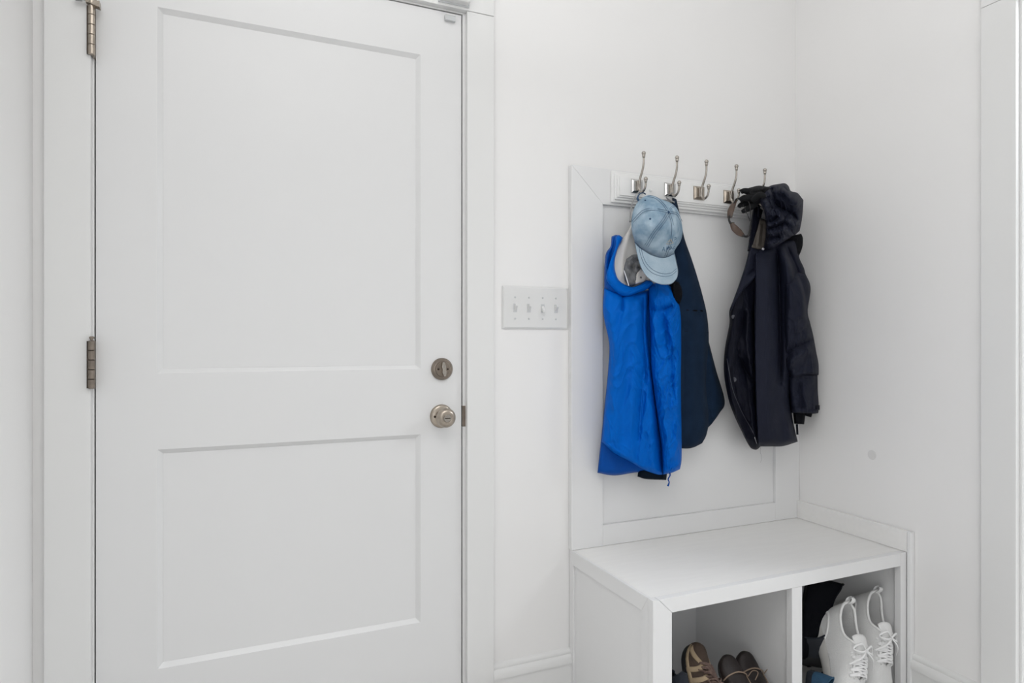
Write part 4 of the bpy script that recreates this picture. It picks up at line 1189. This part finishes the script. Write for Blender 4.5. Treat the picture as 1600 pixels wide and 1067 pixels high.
# white sneakers, heels up, leaning in the right cubby
UPW = Vector((0.14, -0.86, 0.43))
shoe('sneaker', 'white knit lace-up sneaker, the front one of the pair leaning in the right cubby', 'shoe',
     atd(1272, 962, 1.94), atd(1324, 1130, 1.74), UPW, 1.12, group='white sneakers in the right cubby', sole_h=0.033, strips=sneak_strips)
shoe('sneaker', 'white knit lace-up sneaker nearest the right side panel of the cubby', 'shoe',
     atd(1314, 940, 2.02), atd(1366, 1116, 1.82), UPW, 1.12, group='white sneakers in the right cubby', sole_h=0.033, strips=sneak_strips, flip=-1)
# black trainer with its heel out, on the left of the white ones
shoe('trainer', 'black and navy mesh trainer jammed beside the white sneakers', 'shoe',
     atd(1299, 1040, 1.86), atd(1299, 1040, 1.86) + Vector((-0.143, 0.167, 0.0)), (0.0, -0.05, 1.0), 0.78, group='black trainers in the right cubby', sole_h=0.034, mu=M['nshoe'], ms=M['bsole'], mt=M['nshoe2'], mi=M['bsole'], laces=False, collar=0.092, heelsole=0.004, tab=False, heeltab=True)
shoe('trainer', 'black trainer standing on end against the cubby divider, above the navy mesh one', 'shoe',
     atd(1262, 898, 1.93), atd(1240, 1040, 1.90), (0.72, -0.55, 0.3), 0.90, group='black trainers in the right cubby', mu=M['black_fab'], ms=M['black_fab'], mt=M['black_fab'], mi=M['black_fab'], laces=False, tab=False)
shoe('canvas_shoe', 'teal blue canvas shoe at the bottom left of the right cubby', 'shoe',
     atd(1264, 1045, 1.78), atd(1258, 1190, 1.74), (0.3, -0.9, 0.2), 0.62, mu=M['tealshoe'], ms=M['nshoe2'], mt=M['tealshoe'], mi=M['nshoe2'], laces=False, tab=False)
shoe('sandal', 'black shoe under the white sneakers, beside the teal one', 'shoe',
     atd(1284, 1048, 1.86), atd(1292, 1190, 1.82), (0.3, -0.9, 0.2), 0.52, mu=M['bshoe'], ms=M['bsole'], mt=M['bshoe'], mi=M['bsole'], laces=False, tab=False)
# left cubby: toes up
strips_mat = M['htan']
hs = []
for s_ in (-1, 1):
    for a in (0.42, 0.53, 0.63, 0.73):
        hs.append((s_, [(a, 0.0), (a - 0.01, 0.45), (a + 0.03, 0.86)], 0.0065))
    hs.append((s_, [(0.74, 0.95), (0.80, 0.70), (0.86, 0.45), (0.93, 0.26)], 0.008))
    hs.append((s_, [(0.25, 0.06), (0.55, 0.06), (0.80, 0.10), (0.96, 0.14)], 0.007))
    hs.append((s_, [(0.38, 0.86), (0.48, 0.90), (0.62, 0.86)], 0.006))
shoe('hiking_shoe', 'brown and tan strapped hiking shoe, toe up at the left of the cubby', 'shoe',
     atd(1098, 1160, 1.62), atd(1072, 1012, 1.80), (0.30, -0.88, 0.30), 1.0, by_toe=True, mu=M['hbrown'], ms=M['bsole'], mt=M['hbrown'], ml=M['hlace'], mi=M['bsole'], strips=hs, tab=False, lr=(0.60, 0.78))
shoe('loafer', 'dark brown leather shoe with rawhide cord, the front one right of the hiking shoe', 'shoe',
     atd(1184, 1160, 1.64), atd(1128, 1030, 1.80), (0.10, -0.80, 0.50), 0.86, by_toe=True, group='dark brown shoes in the left cubby', mu=M['bshoe'], ms=M['bsole'], mt=M['cord'], mi=M['black_fab'], laces=False, cord=True, tab=False, sole_h=0.014, instep=0.072)
shoe('loafer', 'dark brown leather shoe with rawhide cord, the rear one nearest the divider', 'shoe',
     atd(1155, 1024, 1.85) + atd(1176, 1160, 1.64) - atd(1128, 1030, 1.80), atd(1155, 1024, 1.85), (0.10, -0.80, 0.50), 0.86, by_toe=True, group='dark brown shoes in the left cubby', mu=M['bshoe'], ms=M['bsole'], mt=M['cord'], mi=M['black_fab'], laces=False, cord=True, tab=False, sole_h=0.014, instep=0.072)
shoe('slipper', 'dark navy shoe at the bottom left corner of the left cubby', 'shoe',
     atd(1076, 1110, 1.60), atd(1034, 1097, 1.72), (0.0, -0.1, 1), 0.8, mu=M['nshoe2'], ms=M['bsole'], mt=M['nshoe2'], mi=M['bsole'], laces=False, tab=False)
